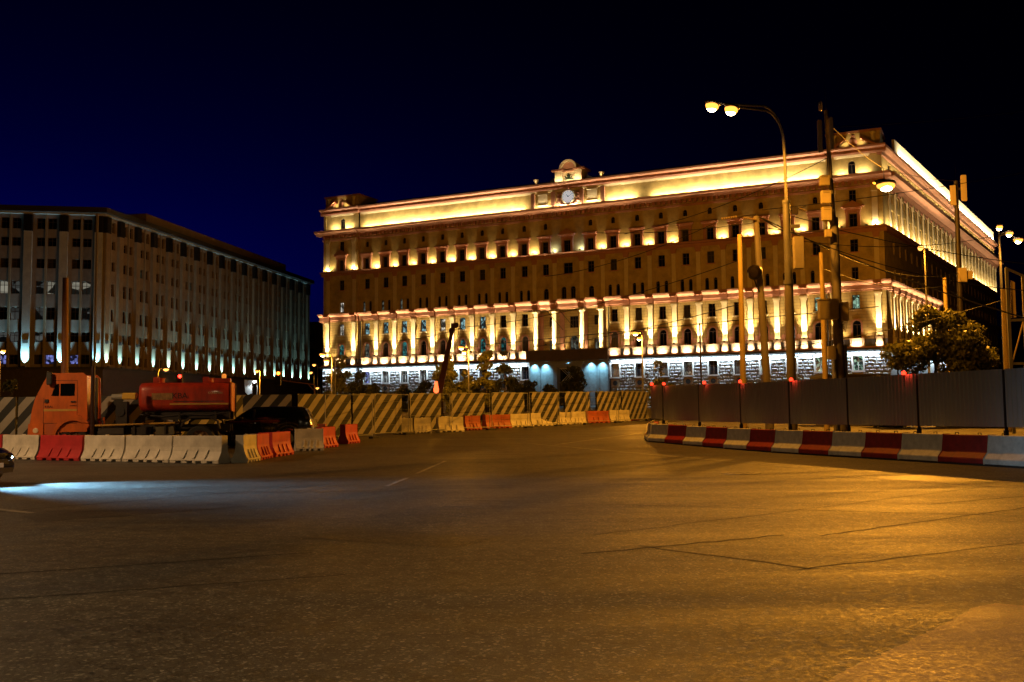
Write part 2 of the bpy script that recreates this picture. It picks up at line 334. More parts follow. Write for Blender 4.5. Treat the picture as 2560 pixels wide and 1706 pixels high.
WIN = {}
def win_meshes(w, h, arch, fm, bars=1):
    key = (w, h, arch, fm.name, bars)
    if key in WIN: return WIN[key]
    f = MB(); t = 0.07; top = h-w/2 if arch else h
    f.box(-w/2, -w/2+t, -0.04, 0.04, 0, top); f.box(w/2-t, w/2, -0.04, 0.04, 0, top); f.box(-w/2+t, w/2-t, -0.04, 0.04, 0, t)
    if arch:
        n = 8
        for i in range(n):
            a, b2 = math.pi*i/n, math.pi*(i+1)/n; vs = []
            for yy in (-0.04, 0.04):
                for rr, aa in ((w/2,a),(w/2,b2),(w/2-t,b2),(w/2-t,a)): vs.append((-rr*math.cos(aa), yy, top+rr*math.sin(aa)))
            f.add(vs, [(0,1,2,3),(7,6,5,4),(0,4,5,1),(2,6,7,3)])
        f.box(-w/2+t, w/2-t, -0.03, 0.03, top-t/2, top+t/2)
    else: f.box(-w/2+t, w/2-t, -0.04, 0.04, h-t, h); f.box(-w/2+t, w/2-t, -0.03, 0.03, h*0.66-0.03, h*0.66+0.03)
    for b_ in range(bars):
        x = -w/2 + w*(b_+1)/(bars+1); f.box(x-0.03, x+0.03, -0.031, 0.031, t, (top if arch else h)-t)
    p = MB()
    if arch: pts = [(-w/2,0.02,0),(w/2,0.02,0)] + [(w/2*math.cos(math.pi*i/8), 0.02, top+w/2*math.sin(math.pi*i/8)) for i in range(9)]
    else: pts = [(-w/2,0.02,0),(w/2,0.02,0),(w/2,0.02,h),(-w/2,0.02,h)]
    p.quad(*pts)
    WIN[key] = (f.mesh('window', fm, fixn=False), {}, p); return WIN[key]
def put_window(root, fr, x, y, z, w, h, arch=False, pm=None, fm=None, bars=1):
    fm = fm or frame_m; pm = pm or glass; f, ps, pmb = win_meshes(w, h, arch, fm, bars)
    if pm.name not in ps: ps[pm.name] = pmb.mesh('pane', pm, fixn=False)
    X, Y = fr(x, y); o = link(f, 'window', root, (X, Y, z), fr.ang); link(ps[pm.name], 'pane', o); return o
class Frame:
    def __init__(s, ox, oy, ang): s.ox, s.oy, s.ang = ox, oy, ang; s.c, s.s_ = math.cos(ang), math.sin(ang)
    def __call__(s, x, y): return (s.ox+x*s.c-y*s.s_, s.oy+x*s.s_+y*s.c)
    def vec(s, x, y, z): return (x*s.c-y*s.s_, x*s.s_+y*s.c, z)
    def put(s, mb_or_mesh, name, m, root, x=0, y=0, z=0, **k):
        me = mb_or_mesh.mesh(name, m, **k) if isinstance(mb_or_mesh, MB) else mb_or_mesh
        X, Y = s(x, y); return link(me, name, root, (X, Y, z), s.ang)

GOV = thing('government_building', 'long ochre palace-like government building, floodlit gold, with a clock on its roof attic', 'building', (8.6, 149.5, 0.0), R(-25.93))
FR = Frame(0, 0, 0); SD = Frame(45.1, 0, R(82.24)); LD = Frame(-45.1, 60, R(-90))
HB = [7.3] + [11.05+3.61*k for k in range(7)] + [36.4]
BAYS = sorted([-b for b in HB] + HB); CORN = [-41.3, 41.3]
PIL = sorted([s*(9.25+3.61*k) for k in range(8) for s in (-1,1)]); CP = [-44.1, -38.75, 38.75, 44.1]
PAV = 0.35
def ranges(mid=True): return [(-45.1,-38.0,-PAV), (-38.0,38.0,0.0), (38.0,45.1,-PAV)]
# walls
lo = MB()
for x0, x1, y in [(-45.1,-38.0,-PAV),(-38.0,-5.95,0.0),(5.95,38.0,0.0),(38.0,45.1,-PAV)]:
    wall_band(lo, x0, x1, 9.0, 14.0, [(b,1.1,10.75,13.1,True) for b in BAYS+CORN], y); wall_band(lo, x0, x1, 14.0, 17.0, [(b,0.95,14.6,16.5,False) for b in BAYS+CORN], y)
for s in (-1,1):
    lo.quad((s*38.0,-PAV,9),(s*38.0,0,9),(s*38.0,0,17),(s*38.0,-PAV,17)); lo.quad((s*5.95,0,9),(s*5.95,2.0,9),(s*5.95,2.0,17),(s*5.95,0,17))
wall_band(lo, -5.95, 5.95, 9.0, 13.6, [(0,1.4,10.7,13.0,True),(-3.7,0.8,10.7,12.4,False),(3.7,0.8,10.7,12.4,False)], 2.0); wall_band(lo, -5.95, 5.95, 13.6, 17.0, [(0,1.4,14.2,16.0,False),(-3.7,0.8,14.5,16.0,False),(3.7,0.8,14.5,16.0,False)], 2.0)
lo.quad((-5.95,-0.8,10.3),(5.95,-0.8,10.3),(5.95,2.0,10.3),(-5.95,2.0,10.3)); lo.quad((-5.95,0,17),(5.95,0,17),(5.95,2.0,17),(-5.95,2.0,17))
FR.put(lo, 'lower_wall', ochre_j, GOV, fixn=False)
up = MB()
pairs = [(b+d,0.55,18.5,20.2,True) for b in BAYS if abs(b) > 5 for d in (-0.62,0.62)] + [(b,0.85,18.55,20.2,True) for b in (-3.7,3.7)] + [(d,0.8,18.5,20.35,True) for d in (-0.75,0.75)] + [(c,0.85,18.55,20.2,False) for c in CORN]
ALLB = BAYS + CORN + [-3.7, 0.0, 3.7]
for x0, x1, y in ranges():
    wall_band(up, x0, x1, 17.0, 21.3, pairs, y); wall_band(up, x0, x1, 21.3, 25.0, [(b,1.5 if b == 0 else 1.0,22.25,23.95,False) for b in ALLB], y)
    wall_band(up, x0, x1, 25.0, 28.9, [(b,1.3 if b == 0 else 1.0,25.65,27.4,False) for b in ALLB], y); wall_band(up, x0, x1, 28.9, 32.0, [(b,0.62,29.3,30.25,True) for b in BAYS+[-3.7,3.7]] + [(c,0.9,28.9,30.6,False) for c in CORN], y)
for s in (-1,1): up.quad((s*38.0,-PAV,17),(s*38.0,0,17),(s*38.0,0,32),(s*38.0,-PAV,32))
FR.put(up, 'upper_wall', ochre, GOV, fixn=False)
at = MB()
for x0, x1, y in ranges(): wall_band(at, x0, x1, 32.0, 35.6, [(c,0.95,32.62,34.6,True) for c in CORN], y+0.25)
FR.put(at, 'attic_wall', ochre, GOV, fixn=False)
# core of the building behind the facades, end wall, roof
co = MB(); ex, ey = SD(97, 0.0)
footprint = [(-45.1+0.5,0.9),(45.1-0.6,0.9),(SD(97,0.9)),(ex-96, ey)]
co.prism([(-44.6,2.6),(44.2,2.6),SD(96,1.2),(-44.6,98)], 1.5, 35.4, 'z'); FR.put(co, 'core', darkgr, GOV)
rf = MB(); rf.prism([(-44.6,0.9),(44.4,0.9),SD(96.5,0.9),(-44.6,98)], 35.62, 36.9, 'z'); FR.put(rf, 'roof', roofm, GOV)
lw = MB(); lw.box(-45.09, -44.7, -0.3, 70, 1.5, 35.5); FR.put(lw, 'end_wall', ochre, GOV)
# cornices: (out, z) profiles
def cornice(name, prof, m, segs, fr=FR):
    k = MB()
    for x0, x1, y in segs: k.prism([(y-o, z) for o, z in prof], x0, x1, 'x')
    return fr.put(k, name, m, GOV)
EXT = lambda e: [(-45.1-e,-37.9+0,-PAV),(-37.9,37.9,0.0),(37.9,45.1+e,-PAV)]
cornice('base_cornice', [(-0.3,9.0),(0.35,9.0),(0.45,9.06),(0.75,9.14),(0.8,9.34),(0.35,9.42),(-0.3,9.42)], darkgr, [(-45.5,-37.9,-PAV),(-37.9,-6.5,0),(6.5,37.9,0),(37.9,45.5,-PAV)])
cornice('base_string_course', [(-0.3,9.42),(0.5,9.42),(0.5,9.62),(-0.3,9.62)], trim, [(-45.2,-37.9,-PAV),(-37.9,-6.5,0),(6.5,37.9,0),(37.9,45.2,-PAV)])
ENT = [(-0.3,16.95),(0.12,16.95),(0.12,17.15),(0.2,17.2),(0.2,17.75),(0.35,17.8),(0.75,18.05),(0.8,18.3),(-0.3,18.36)]
cornice('lower_cornice', ENT, trim, EXT(0.7))
cornice('fifth_floor_band', [(-0.3,24.75),(0.15,24.75),(0.15,25.2),(0.55,25.3),(0.6,25.5),(-0.3,25.56)], trim, EXT(0.4))
cornice('architrave', [(-0.3,30.75),(0.12,30.75),(0.18,31.05),(0.12,31.1),(-0.3,31.1)], trim, EXT(0.1))
cornice('main_cornice', [(-0.4,31.75),(0.45,31.75),(0.55,31.95),(1.15,32.15),(1.2,32.5),(-0.5,32.57)], trim, EXT(1.2))
cornice('attic_cornice', [(-0.5,35.3),(0.05,35.3),(0.15,35.55),(0.1,35.6),(0.1,35.9),(0.55,36.1),(0.6,36.34),(-0.6,36.36)], trim, EXT(0.6))
cornice('attic_moulding', [(-0.3,35.02),(-0.1,35.02),(0.0,35.3),(-0.3,35.3)], pale, [(-43.6,-39.1,-PAV),(-37.9,37.9,0),(39.1,43.6,-PAV)])
dn = MB(); x = -45.0
while x < 45.1:
    y = -PAV if abs(x) > 38 else 0
    dn.box(x, x+0.42, y-0.42, y+0.1, 31.25, 31.74); x += 0.78
o = FR.put(dn, 'dentil_course', trim, GOV); o['kind'] = 'stuff'
# lower pilasters, pedestals, capitals blocks
pb = MB(); pb.box(-0.36,0.36,-0.22,0.05,11.25,16.25); pb.box(-0.44,0.44,-0.28,0.05,10.95,11.25); pb.box(-0.42,0.42,-0.27,0.05,16.25,16.5); pb.box(-0.5,0.5,-0.36,0.05,16.5,16.72); pb.box(-0.42,0.42,-0.24,0.05,16.72,16.95)
pil_me = pb.mesh('pilaster', pale); eb = MB(); eb.box(-0.5,0.5,-0.42,0.05,17.0,17.78); eb.box(-0.55,0.55,-0.85,0.05,17.78,17.95); ent_me = eb.mesh('entablature_block', trim)
pd = MB(); pd.box(-0.5,0.5,-0.5,0.05,9.62,9.8); pd.prism([(-0.48,9.8),(-0.36,10.7),(0.36,10.7),(0.48,9.8)][::-1], -0.46, 0.05, 'y'); pd.box(-0.52,0.52,-0.54,0.05,10.7,10.9); ped_me = pd.mesh('pedestal', pale)
sc_me = [MB().prism([(s*0.5,10.95),(s*0.95,11.0),(s*1.05,11.5),(s*0.8,11.75),(s*0.5,11.45)], -0.16, 0.02, 'y').mesh('scroll_bracket', trim) for s in (-1,1)]
for p in PIL + CP:
    y = -PAV if abs(p) > 38 else 0
    FR.put(pil_me, 'pilaster', None, GOV, p, y); FR.put(ent_me, 'entablature_block', None, GOV, p, y); FR.put(ped_me, 'pedestal', None, GOV, p, y)
    if abs(p) < 38:
        for q in sc_me: FR.put(q, 'scroll_bracket', None, GOV, p, y)
bl = MB()
bl.box(-0.95,0.95,-0.52,0.02,10.55,10.72); bl.box(-0.95,0.95,-0.5,0.02,9.62,9.74)
for i in range(9): bl.lathe([(0.05,9.74),(0.085,9.95),(0.05,10.2),(0.07,10.55)], (-0.8+i*0.2,-0.42,0), 6)
bl.box(-0.95,0.95,-0.2,0.02,9.74,10.55); bal_me = bl.mesh('balustrade', pale)
for b in BAYS + CORN:
    y = -PAV if abs(b) > 38 else 0; FR.put(bal_me, 'balustrade', None, GOV, b, y)
cornice('parapet_gap_shade', [(-0.05,9.62),(0.06,9.62),(0.06,10.6),(-0.05,10.6)], darkgr, [(-45.1,-37.95,-PAV),(-37.95,-6.5,0),(6.5,37.95,0),(37.95,45.1,-PAV)])  # dark band paints the unlit gaps between the lit balustrades and pedestals
# arched window surrounds, sills, hoods
ar = MB(); n = 10; w = 1.1; top = 13.1-w/2
for i in range(n):
    a, b2 = math.pi*i/n, math.pi*(i+1)/n; vs = []
    for yy in (-0.14, 0.0):
        for rr, aa in ((w/2+0.22,a),(w/2+0.22,b2),(w/2,b2),(w/2,a)): vs.append((-rr*math.cos(aa), yy, top+rr*math.sin(aa)))
    ar.add(vs, [(0,1,2,3),(7,6,5,4),(0,4,5,1),(2,6,7,3)])
for s in (-1,1): ar.box(min(s*w/2,s*(w/2+0.2)), max(s*w/2,s*(w/2+0.2)), -0.12, 0, 10.75, top)
arch_me = ar.mesh('arched_surround', trim); si = MB(); si.box(-0.68,0.68,-0.2,0.02,14.42,14.6); sill_me = si.mesh('window_sill', pale)
si2 = MB(); si2.box(-0.68,0.68,-0.18,0.02,22.1,22.25); sill2_me = si2.mesh('window_sill', trim)
hd = MB(); hd.box(-0.92,-0.56,-0.3,0.02,25.56,27.75); hd.box(0.56,0.92,-0.3,0.02,25.56,27.75); hd.box(-1.0,1.0,-0.34,0.02,27.5,27.95); hd.box(-1.12,1.12,-0.48,0.02,27.95,28.1); hd.box(-1.2,1.2,-0.58,0.02,28.1,28.26)
hood_me = hd.mesh('window_surround', trim)
hp = MB(); hp.prism([(-1.5,28.26),(1.5,28.26),(0,29.1)], -0.55, 0.02, 'y'); hp_me = hp.mesh('window_pediment', trim)
cap = MB(); cap.box(-0.3,0.3,-0.12,0.02,18.4,24.0); cap_me = cap.mesh('upper_pilaster', pale)
cc = MB(); cc.prism([(-0.32,24.0),(0.32,24.0),(0.5,24.75),(-0.5,24.75)], -0.24, 0.02, 'y'); cc_me = cc.mesh('corinthian_capital', trim)
for b in ALLB:
    y = -PAV if abs(b) > 38 else 0
    if abs(b) > 5: FR.put(arch_me, 'arched_surround', None, GOV, b, y); FR.put(sill_me, 'window_sill', None, GOV, b, y)
    FR.put(sill2_me, 'window_sill', None, GOV, b, y); FR.put(hood_me, 'window_surround', None, GOV, b, y)
    if abs(b) < 1 or abs(b) > 38: FR.put(hp_me, 'window_pediment', None, GOV, b, y)
UP = PIL + CP + [-5.6,-2.2,2.2,5.6]
for p in UP:
    y = -PAV if abs(p) > 38 else 0
    FR.put(cap_me, 'upper_pilaster', None, GOV, p, y); FR.put(cc_me, 'corinthian_capital', None, GOV, p, y)
# tall fifth-floor pilasters at the pavilions and slim ones in the middle
tp = MB(); tp.box(-0.36,0.36,-0.2,0.02,25.56,30.2); tp.prism([(-0.38,30.2),(0.38,30.2),(0.52,31.0),(-0.52,31.0)], -0.3, 0.02, 'y'); tp_me = tp.mesh('corner_pilaster', pale)
for p in CP: FR.put(tp_me, 'corner_pilaster', None, GOV, p, -PAV)
# windows
def pick(*opts):
    r = rnd.random()
    for p, m_ in opts:
        if r < p: return m_
        r -= p
    return glass
for b in BAYS + CORN:
    y = (-PAV if abs(b) > 38 else 0) + 0.25; left = b < -10
    if abs(b) > 5:
        put_window(GOV, FR, b, y, 10.75, 1.1, 2.35, True, pick((0.35, lit_teal), (0.3, lit_dim), (0.15, glass2)) if left else (lit_cool if 27 < b < 35 and rnd.random() < 0.75 else pick((0.3, glass2))))
        put_window(GOV, FR, b, y, 14.6, 0.95, 1.9, False, (pick((0.75, lit_cool), (0.2, lit_white)) if left and b < -14 else (lit_green if b > 30 else pick((0.25, glass2)))))
    put_window(GOV, FR, b, y, 22.25, 1.0, 1.7, False, pick((0.2, glass2))); put_window(GOV, FR, b, y, 25.65, 1.0, 1.75, False, pick((0.2, glass2)))
    if abs(b) < 38:
        put_window(GOV, FR, b, y, 29.3, 0.62, 0.95, True)
        for d in (-0.62, 0.62): put_window(GOV, FR, b+d, y, 18.5, 0.55, 1.7, True, lit_dim if b < -26 and rnd.random() < 0.6 else glass, bars=0)
    else:
        put_window(GOV, FR, b, y, 28.9, 0.9, 1.7); put_window(GOV, FR, b, y, 18.55, 0.85, 1.65, False, lit_white if b < 0 else (lit_green if rnd.random() < .0 else glass)); put_window(GOV, FR, b, y+0.25, 32.62, 0.95, 1.98, True)
for b, wd in ((-3.7,1.0),(0,1.5),(3.7,1.0)):
    put_window(GOV, FR, b, 0.25, 22.25, wd, 1.7); put_window(GOV, FR, b, 0.25, 25.65, 1.3 if b == 0 else 1.0, 1.75)
    if b: put_window(GOV, FR, b, 0.25, 29.3, 0.62, 0.95, True); put_window(GOV, FR, b, 0.25, 18.55, 0.85, 1.65, True); put_window(GOV, FR, b, 2.25, 10.7, 0.8, 1.7, pm=lit_dim); put_window(GOV, FR, b, 2.25, 14.5, 0.8, 1.5)
    else:
        for d in (-0.75,0.75): put_window(GOV, FR, d, 0.25, 18.5, 0.8, 1.85, True)
        put_window(GOV, FR, 0, 2.25, 10.7, 1.4, 2.3, True, lit_dim, bars=2); put_window(GOV, FR, 0, 2.25, 14.2, 1.4, 1.8, bars=2)
# portico columns, loggia pilasters, balcony parapet
cl = MB(); cl.box(-0.48,0.48,-0.48,0.48,10.3,10.62); cl.lathe([(0.44,10.62),(0.44,10.78),(0.36,10.85),(0.37,12.5),(0.31,16.1),(0.33,16.15),(0.31,16.25),(0.42,16.5)], n=18); cl.box(-0.5,0.5,-0.5,0.5,16.5,16.72); cl.box(-0.42,0.42,-0.42,0.42,16.72,16.95)
col_me = cl.mesh('column', pale, smooth=True)
for p in (-5.3,-2.25,2.25,5.3): FR.put(col_me, 'column', None, GOV, p, -0.35); FR.put(ent_me, 'entablature_block', None, GOV, p, -0.3)
lp = MB(); lp.box(-0.36,0.36,-0.15,0.02,10.3,16.3); lp.box(-0.46,0.46,-0.25,0.02,16.3,16.6); lp_me = lp.mesh('loggia_pilaster', trim)
for p in (-1.9,1.9,-5.4,5.4): FR.put(lp_me, 'loggia_pilaster', None, GOV, p, 2.0)
bp_ = MB(); bp_.box(-6.6,6.6,-1.3,-0.85,9.05,10.55); bp_.box(-6.7,6.7,-1.4,-0.8,10.55,10.68); bp_.box(-6.6,6.6,-0.85,0.0,9.05,10.29); FR.put(bp_, 'balcony', mat('brown_balcony_stone',(0.09,0.06,0.045),0.7,var=0.3,vscale=1.5), GOV)
# base: granite portal
po = MB(); wall_band(po, -6.3, 6.3, 1.5, 9.05, [(0,3.4,1.5,8.0,False)], -0.45, 0.9)
for s in (-1,1): po.quad((s*6.3,-0.45,1.5),(s*6.3,0.3,1.5),(s*6.3,0.3,9.05),(s*6.3,-0.45,9.05))
FR.put(po, 'portal_wall', granite, GOV, fixn=False)
pf = MB(); pf.box(-2.35,-1.75,-0.75,-0.4,1.5,8.2); pf.box(1.75,2.35,-0.75,-0.4,1.5,8.2); pf.box(-2.5,2.5,-0.8,-0.4,8.2,8.55); pf.box(-2.75,2.75,-1.0,-0.4,8.55,8.75)
for xx in (-4.76,4.76,-6.25,6.25): pf.box(xx-0.12,xx+0.12,-0.6,-0.44,1.5,9.0)
FR.put(pf, 'portal_frame', granite, GOV)
slab_me = {}
for i, x0 in enumerate((-6.1,-4.6,-3.5,2.42,3.55,4.92)):
    wd = (1.2,1.05,1.05,1.05,1.05,1.2)[i]
    for j in range(7):
        z0 = 2.0+j*1.0; k = MB(); k.box(x0, x0+wd-0.03, -0.49, -0.44, z0, z0+0.975); FR.put(k, 'granite_slab', granite, GOV)
gr_ = MB()
for i in range(-9,10):
    a = i*0.38
    for s in (-1,1):
        # diagonal lattice bars clipped to the door head panel
        xa, za, xb, zb2 = a-1.1*s, 5.85, a+1.1*s, 7.9
        if min(xa,xb) > -1.68 and max(xa,xb) < 1.68: gr_.tube([(xa,0.2,za),(xb,0.2,zb2)], 0.035, 4)
gr_.box(-1.7,1.7,0.15,0.25,5.72,5.85); gr_.box(-1.7,1.7,0.15,0.25,7.88,8.0)
FR.put(gr_, 'door_lattice', frame_w, GOV)
dr = MB(); dr.box(-1.7,-0.03,0.3,0.38,1.5,5.7); dr.box(0.03,1.7,0.3,0.38,1.5,5.7)
for s in (-1,1):
    for zz in (2.2,3.9): dr.box(s*0.85-0.55, s*0.85+0.55, 0.27, 0.3, zz, zz+1.3)
FR.put(dr, 'entrance_door', mat('dark_oak_door', (0.03,0.02,0.014), 0.5), GOV); dg_ = MB(); dg_.quad((-1.7,0.42,5.7),(1.7,0.42,5.7),(1.7,0.42,8.0),(-1.7,0.42,8.0)); FR.put(dg_, 'fanlight_glass', glass, GOV)
# base: rock-faced walling with windows
for x0, x1, y in [(-45.3,-37.95,-PAV),(-37.95,-6.3,0.0),(6.3,37.95,0.0),(37.95,45.3,-PAV)]:
    bw = MB(); wall_band(bw, x0, x1, 1.5, 9.0, [(b,1.3,6.45,8.4,False) for b in BAYS+CORN], y+0.02, 0.4)
    if y: e_ = 37.95 if x0 > 0 else -37.95; bw.quad((e_,-PAV,1.5),(e_,0.02,1.5),(e_,0.02,9),(e_,-PAV,9))
    FR.put(bw, 'base_wall', darkgr, GOV, fixn=False)
sv = []
for q in range(5):
    k = MB(); nx, nz = 5, 3
    rr = random.Random(40+q)
    for j in range(nz+1):
        for i in range(nx+1):
            edge_ = i in (0,nx) or j in (0,nz)
            k.v.append((-0.5+i/nx+(0 if i in (0,nx) else rr.uniform(-.05,.05)), 0.0 if edge_ else -rr.uniform(0.45,1.0), -0.5+j/nz+(0 if j in (0,nz) else rr.uniform(-.09,.09))))
    for j in range(nz):
        for i in range(nx):
            a = j*(nx+1)+i
            if (i+j) % 2: k.f += [(a,a+1,a+nx+2),(a,a+nx+2,a+nx+1)]
            else: k.f += [(a,a+1,a+nx+1),(a+1,a+nx+2,a+nx+1)]
    sv.append(k.mesh('stone', rockm, fixn=False))
stones = []; RH = 0.46
for r_ in range(15):
    z = 9.0-RH*(r_+0.5); x = -45.2 - (r_ % 2)*0.45
    while x < 45.2:
        L = rnd.uniform(0.75, 1.1); xm = x+L/2; x += L
        if abs(xm) < 6.75 or abs(xm) > 45.0: continue
        hit = [b for b in BAYS+CORN if abs(xm-b) < 0.78+L/2-0.02 and 6.2 < z < 8.75]
        a0, a1 = xm-L/2, xm+L/2
        for b in hit:
            if xm < b: a1 = min(a1, b-0.8)
            else: a0 = max(a0, b+0.8)
        if a1-a0 < 0.22: continue
        stones.append(((a0+a1)/2, z, a1-a0))
stones.sort(key=lambda s: (-(s[1] > 6.3), -s[0]))
rest = MB()
for i, (xm, z, L) in enumerate(stones):
    y = (-PAV if abs(xm) > 37.95 else 0) - 0.0; me = sv[rnd.randrange(5)]; dpt = rnd.uniform(0.16, 0.28)
    if i < 300:
        o = link(me, 'stone', GOV, (xm, y, z), 0, (L-0.05, dpt, RH-0.05))
    else:
        rest.add([(v.co.x*(L-0.05)+xm, v.co.y*dpt+y, v.co.z*(RH-0.05)+z) for v in me.vertices], [tuple(p.vertices) for p in me.polygons])
o = FR.put(rest, 'stonework', rockm, GOV, fixn=False); o['kind'] = 'stuff'
ws = MB()
for s in (-1,1): ws.prism([(s*0.65,6.4),(s*0.78,6.4),(s*0.84,8.42),(s*0.65,8.42)], -0.22, 0.02, 'y')
ws.box(-0.84,0.84,-0.22,0.02,8.42,8.52); ws.box(-0.86,0.86,-0.28,0.02,6.25,6.42); ws_me = ws.mesh('stone_window_surround', mat('dressed_stone', (0.5,0.53,0.55), 0.7))
vp = MB(); vp.box(-0.62,0.62,-0.2,0.02,4.9,6.15); vp_me = vp.mesh('ventilation_panel', mat('ochre_panel', (0.22,0.15,0.08), 0.7)); vh = MB(); vh.lathe([(0.36,-0.24),(0.36,-0.203)], (0,0,5.55), 18, 'y'); vh_me = vh.mesh('fan_hole_shade', mat('hole_shade_black', (0.006,0.006,0.006), 0.8))  # solid black disc paints the shade inside the round fan hole
for b in BAYS + CORN:
    y = -PAV if abs(b) > 38 else 0
    FR.put(ws_me, 'stone_window_surround', None, GOV, b, y)
    put_window(GOV, FR, b, y+0.3, 6.45, 1.3, 1.95, False, lit_violet if abs(b+36.4) < .5 else (lit_green if b > 28 and rnd.random() < .7 else pick((0.3, glass2), (0.2, lit_dim))), frame_w if b < -20 or b > 28 else frame_m)
    p = FR.put(vp_me, 'ventilation_panel', None, GOV, b, y); link(vh_me, 'fan_hole_shade', p)
dp = MB(); dp.tube([(0,-0.55,1.5),(0,-0.55,9.0),(0,-0.25,9.6),(0,-0.25,16.8)], 0.09, 8); dp_me = dp.mesh('downpipe', darkgr)
for xx in (-37.6, 6.45, 37.6): FR.put(dp_me, 'downpipe', None, GOV, xx, 0)
# attic: middle frame, clock, urns, aedicule
for xx in (-5.75,-2.35,2.35,5.75): FR.put(MB().box(xx-0.3,xx+0.3,-0.12,0.27,32.57,35.05), 'attic_pilaster', trim, GOV)
for s in (-1,1):
    k = MB(); k.box(s*4.05-0.75,s*4.05+0.75,-0.02,0.24,33.15,34.75); k.box(s*4.05-0.85,s*4.05+0.85,-0.1,0.24,34.75,34.88); k.box(s*4.05-0.85,s*4.05+0.85,-0.1,0.24,33.02,33.15); FR.put(k, 'attic_panel', pale, GOV)
k = MB(); k.lathe([(0.97,0.0),(1.12,-0.18),(1.05,-0.24),(0.95,-0.2)], (0.2,0.05,34.05), 28, 'y', False); CL = FR.put(k, 'clock', pale, GOV)
k = MB().lathe([(0.96,-0.16),(0.96,-0.17)], (0.2,0.05,34.05), 28, 'y'); k.obj('clock_face', mat('brightened_clock_face', (0.75,0.78,0.80), 0.5, emit=(0.8,0.9,1.0), estr=0.45), CL)  # face glows faintly on its own to look brighter lit
blk = mat('black_enamel', (0.01,0.01,0.012), 0.5)
for h in range(12):
    a = math.pi*2*h/12; k = MB(); k.obox((0,0), 0.035, 0.10, -0.01, 0.01, 0); me = k.mesh('numeral', blk); o = link(me, 'numeral', CL, (0.2+0.8*math.sin(a), -0.145, 34.05+0.8*math.cos(a))); o.rotation_euler = (R(90), -0, 0); o.rotation_euler = Matrix.Rotation(a, 3, 'Y').to_euler() if False else (R(90), 0, 0); o.rotation_euler.rotate_axis('Z', -a)
for nm, a, L, wd in (('hour_hand', R(-42), 0.5, 0.06), ('minute_hand', R(62), 0.72, 0.045)):
    k = MB(); k.prism([(-wd,-0.12),(wd,-0.12),(wd*0.4,L),(-wd*0.4,L)], -0.012, 0.012, 'y'); o = link(k.mesh(nm, blk), nm, CL, (0.2,-0.155,34.05)); o.rotation_euler = (0, a, 0)
k = MB()
for s in (-1,1):
    for i, (dx, z, r_) in enumerate(((1.2,33.1,0.34),(1.45,33.5,0.36),(1.62,34.0,0.30),(1.4,33.85,0.26),(1.75,33.35,0.25),(0.95,32.95,0.3),(1.55,34.45,0.2),(1.25,34.6,0.16),(0.5,32.85,0.28))): k.ball((0.2+s*dx,0.0,z), r_, 0.2, r_*1.1, 8, 5)
k.ball((0.2,-0.05,35.3),0.3,0.2,0.3,8,5); k.ball((0.2,-0.05,35.65),0.18,0.16,0.22,8,5); k.ball((0.2,-0.05,32.75),0.55,0.2,0.22,8,5)
FR.put(k, 'clock_ornament', trim, GOV, smooth=True)
ae = MB(); ae.box(-2.0,2.4,0.3,2.6,36.36,38.15); ae.box(-2.0,-0.75,0.05,0.3,36.36,38.15); ae.box(1.15,2.4,0.05,0.3,36.36,38.15); FR.put(ae, 'roof_aedicule', pale, GOV)
k = MB(); k.box(-2.5,-0.6,-0.25,2.7,38.15,38.4); k.box(1.0,2.9,-0.25,2.7,38.15,38.4); k.box(-0.75,1.15,0.02,0.5,37.95,38.15); FR.put(k, 'aedicule_cornice', trim, GOV)
k = MB(); n = 12
for i in range(n):
    a, b2 = math.pi*i/n, math.pi*(i+1)/n; vs = []
    for yy in (-0.15, 2.4):
        for rr, aa in ((1.45,a),(1.45,b2),(1.12,b2),(1.12,a)): vs.append((0.2-rr*math.cos(aa), yy, 38.42+rr*math.sin(aa)*0.95))
    k.add(vs, [(0,1,2,3),(7,6,5,4),(0,4,5,1),(2,6,7,3)])
FR.put(k, 'aedicule_arch', pale, GOV)
k = MB(); k.prism([(0.2+1.12*math.cos(math.pi*i/10), 38.42+1.06*math.sin(math.pi*i/10)) for i in range(11)], 0.35, 2.3, 'y'); FR.put(k, 'aedicule_tympanum', trim, GOV)
em = mat('bronze_emblem', (0.05,0.075,0.055), 0.45, 0.7); k = MB()
st = [(0.2+(0.42 if i % 2 == 0 else 0.2)*math.sin(math.pi*i/5), 37.35+(0.42 if i % 2 == 0 else 0.2)*math.cos(math.pi*i/5)) for i in range(10)]
k.prism(st, 0.18, 0.3, 'y'); k.prism([(0.2-0.24,37.3),(0.2+0.24,37.3),(0.2+0.2,37.05),(0.2,36.9),(0.2-0.2,37.05)], 0.1, 0.3, 'y')
for i in range(9):
    a = math.pi*(1.08+0.84*i/8); k.ball((0.2+0.55*math.cos(a),0.24,37.35+0.5*math.sin(a)),0.11,0.08,0.11,6,4)
k.box(-0.5,0.9,0.15,0.3,36.75,36.88); FR.put(k, 'emblem', em, GOV)
for s in (-1,1):
    k = MB().lathe([(0.16,36.36),(0.3,36.42),(0.16,36.5),(0.24,36.75),(0.42,37.1),(0.48,37.25),(0.2,37.28)], (0.2+s*5.4,0.1,0), 12); FR.put(k, 'urn', pale, GOV, smooth=True)
    k = MB().prism([(s*2.6+0.2,36.36),(s*4.6+0.2,36.36),(s*4.2+0.2,36.75),(s*3.6+0.2,36.8),(s*3.2+0.2,37.15),(s*2.7+0.2,37.4)], 0.8, 1.2, 'y'); FR.put(k, 'scroll_buttress', roofm, GOV)
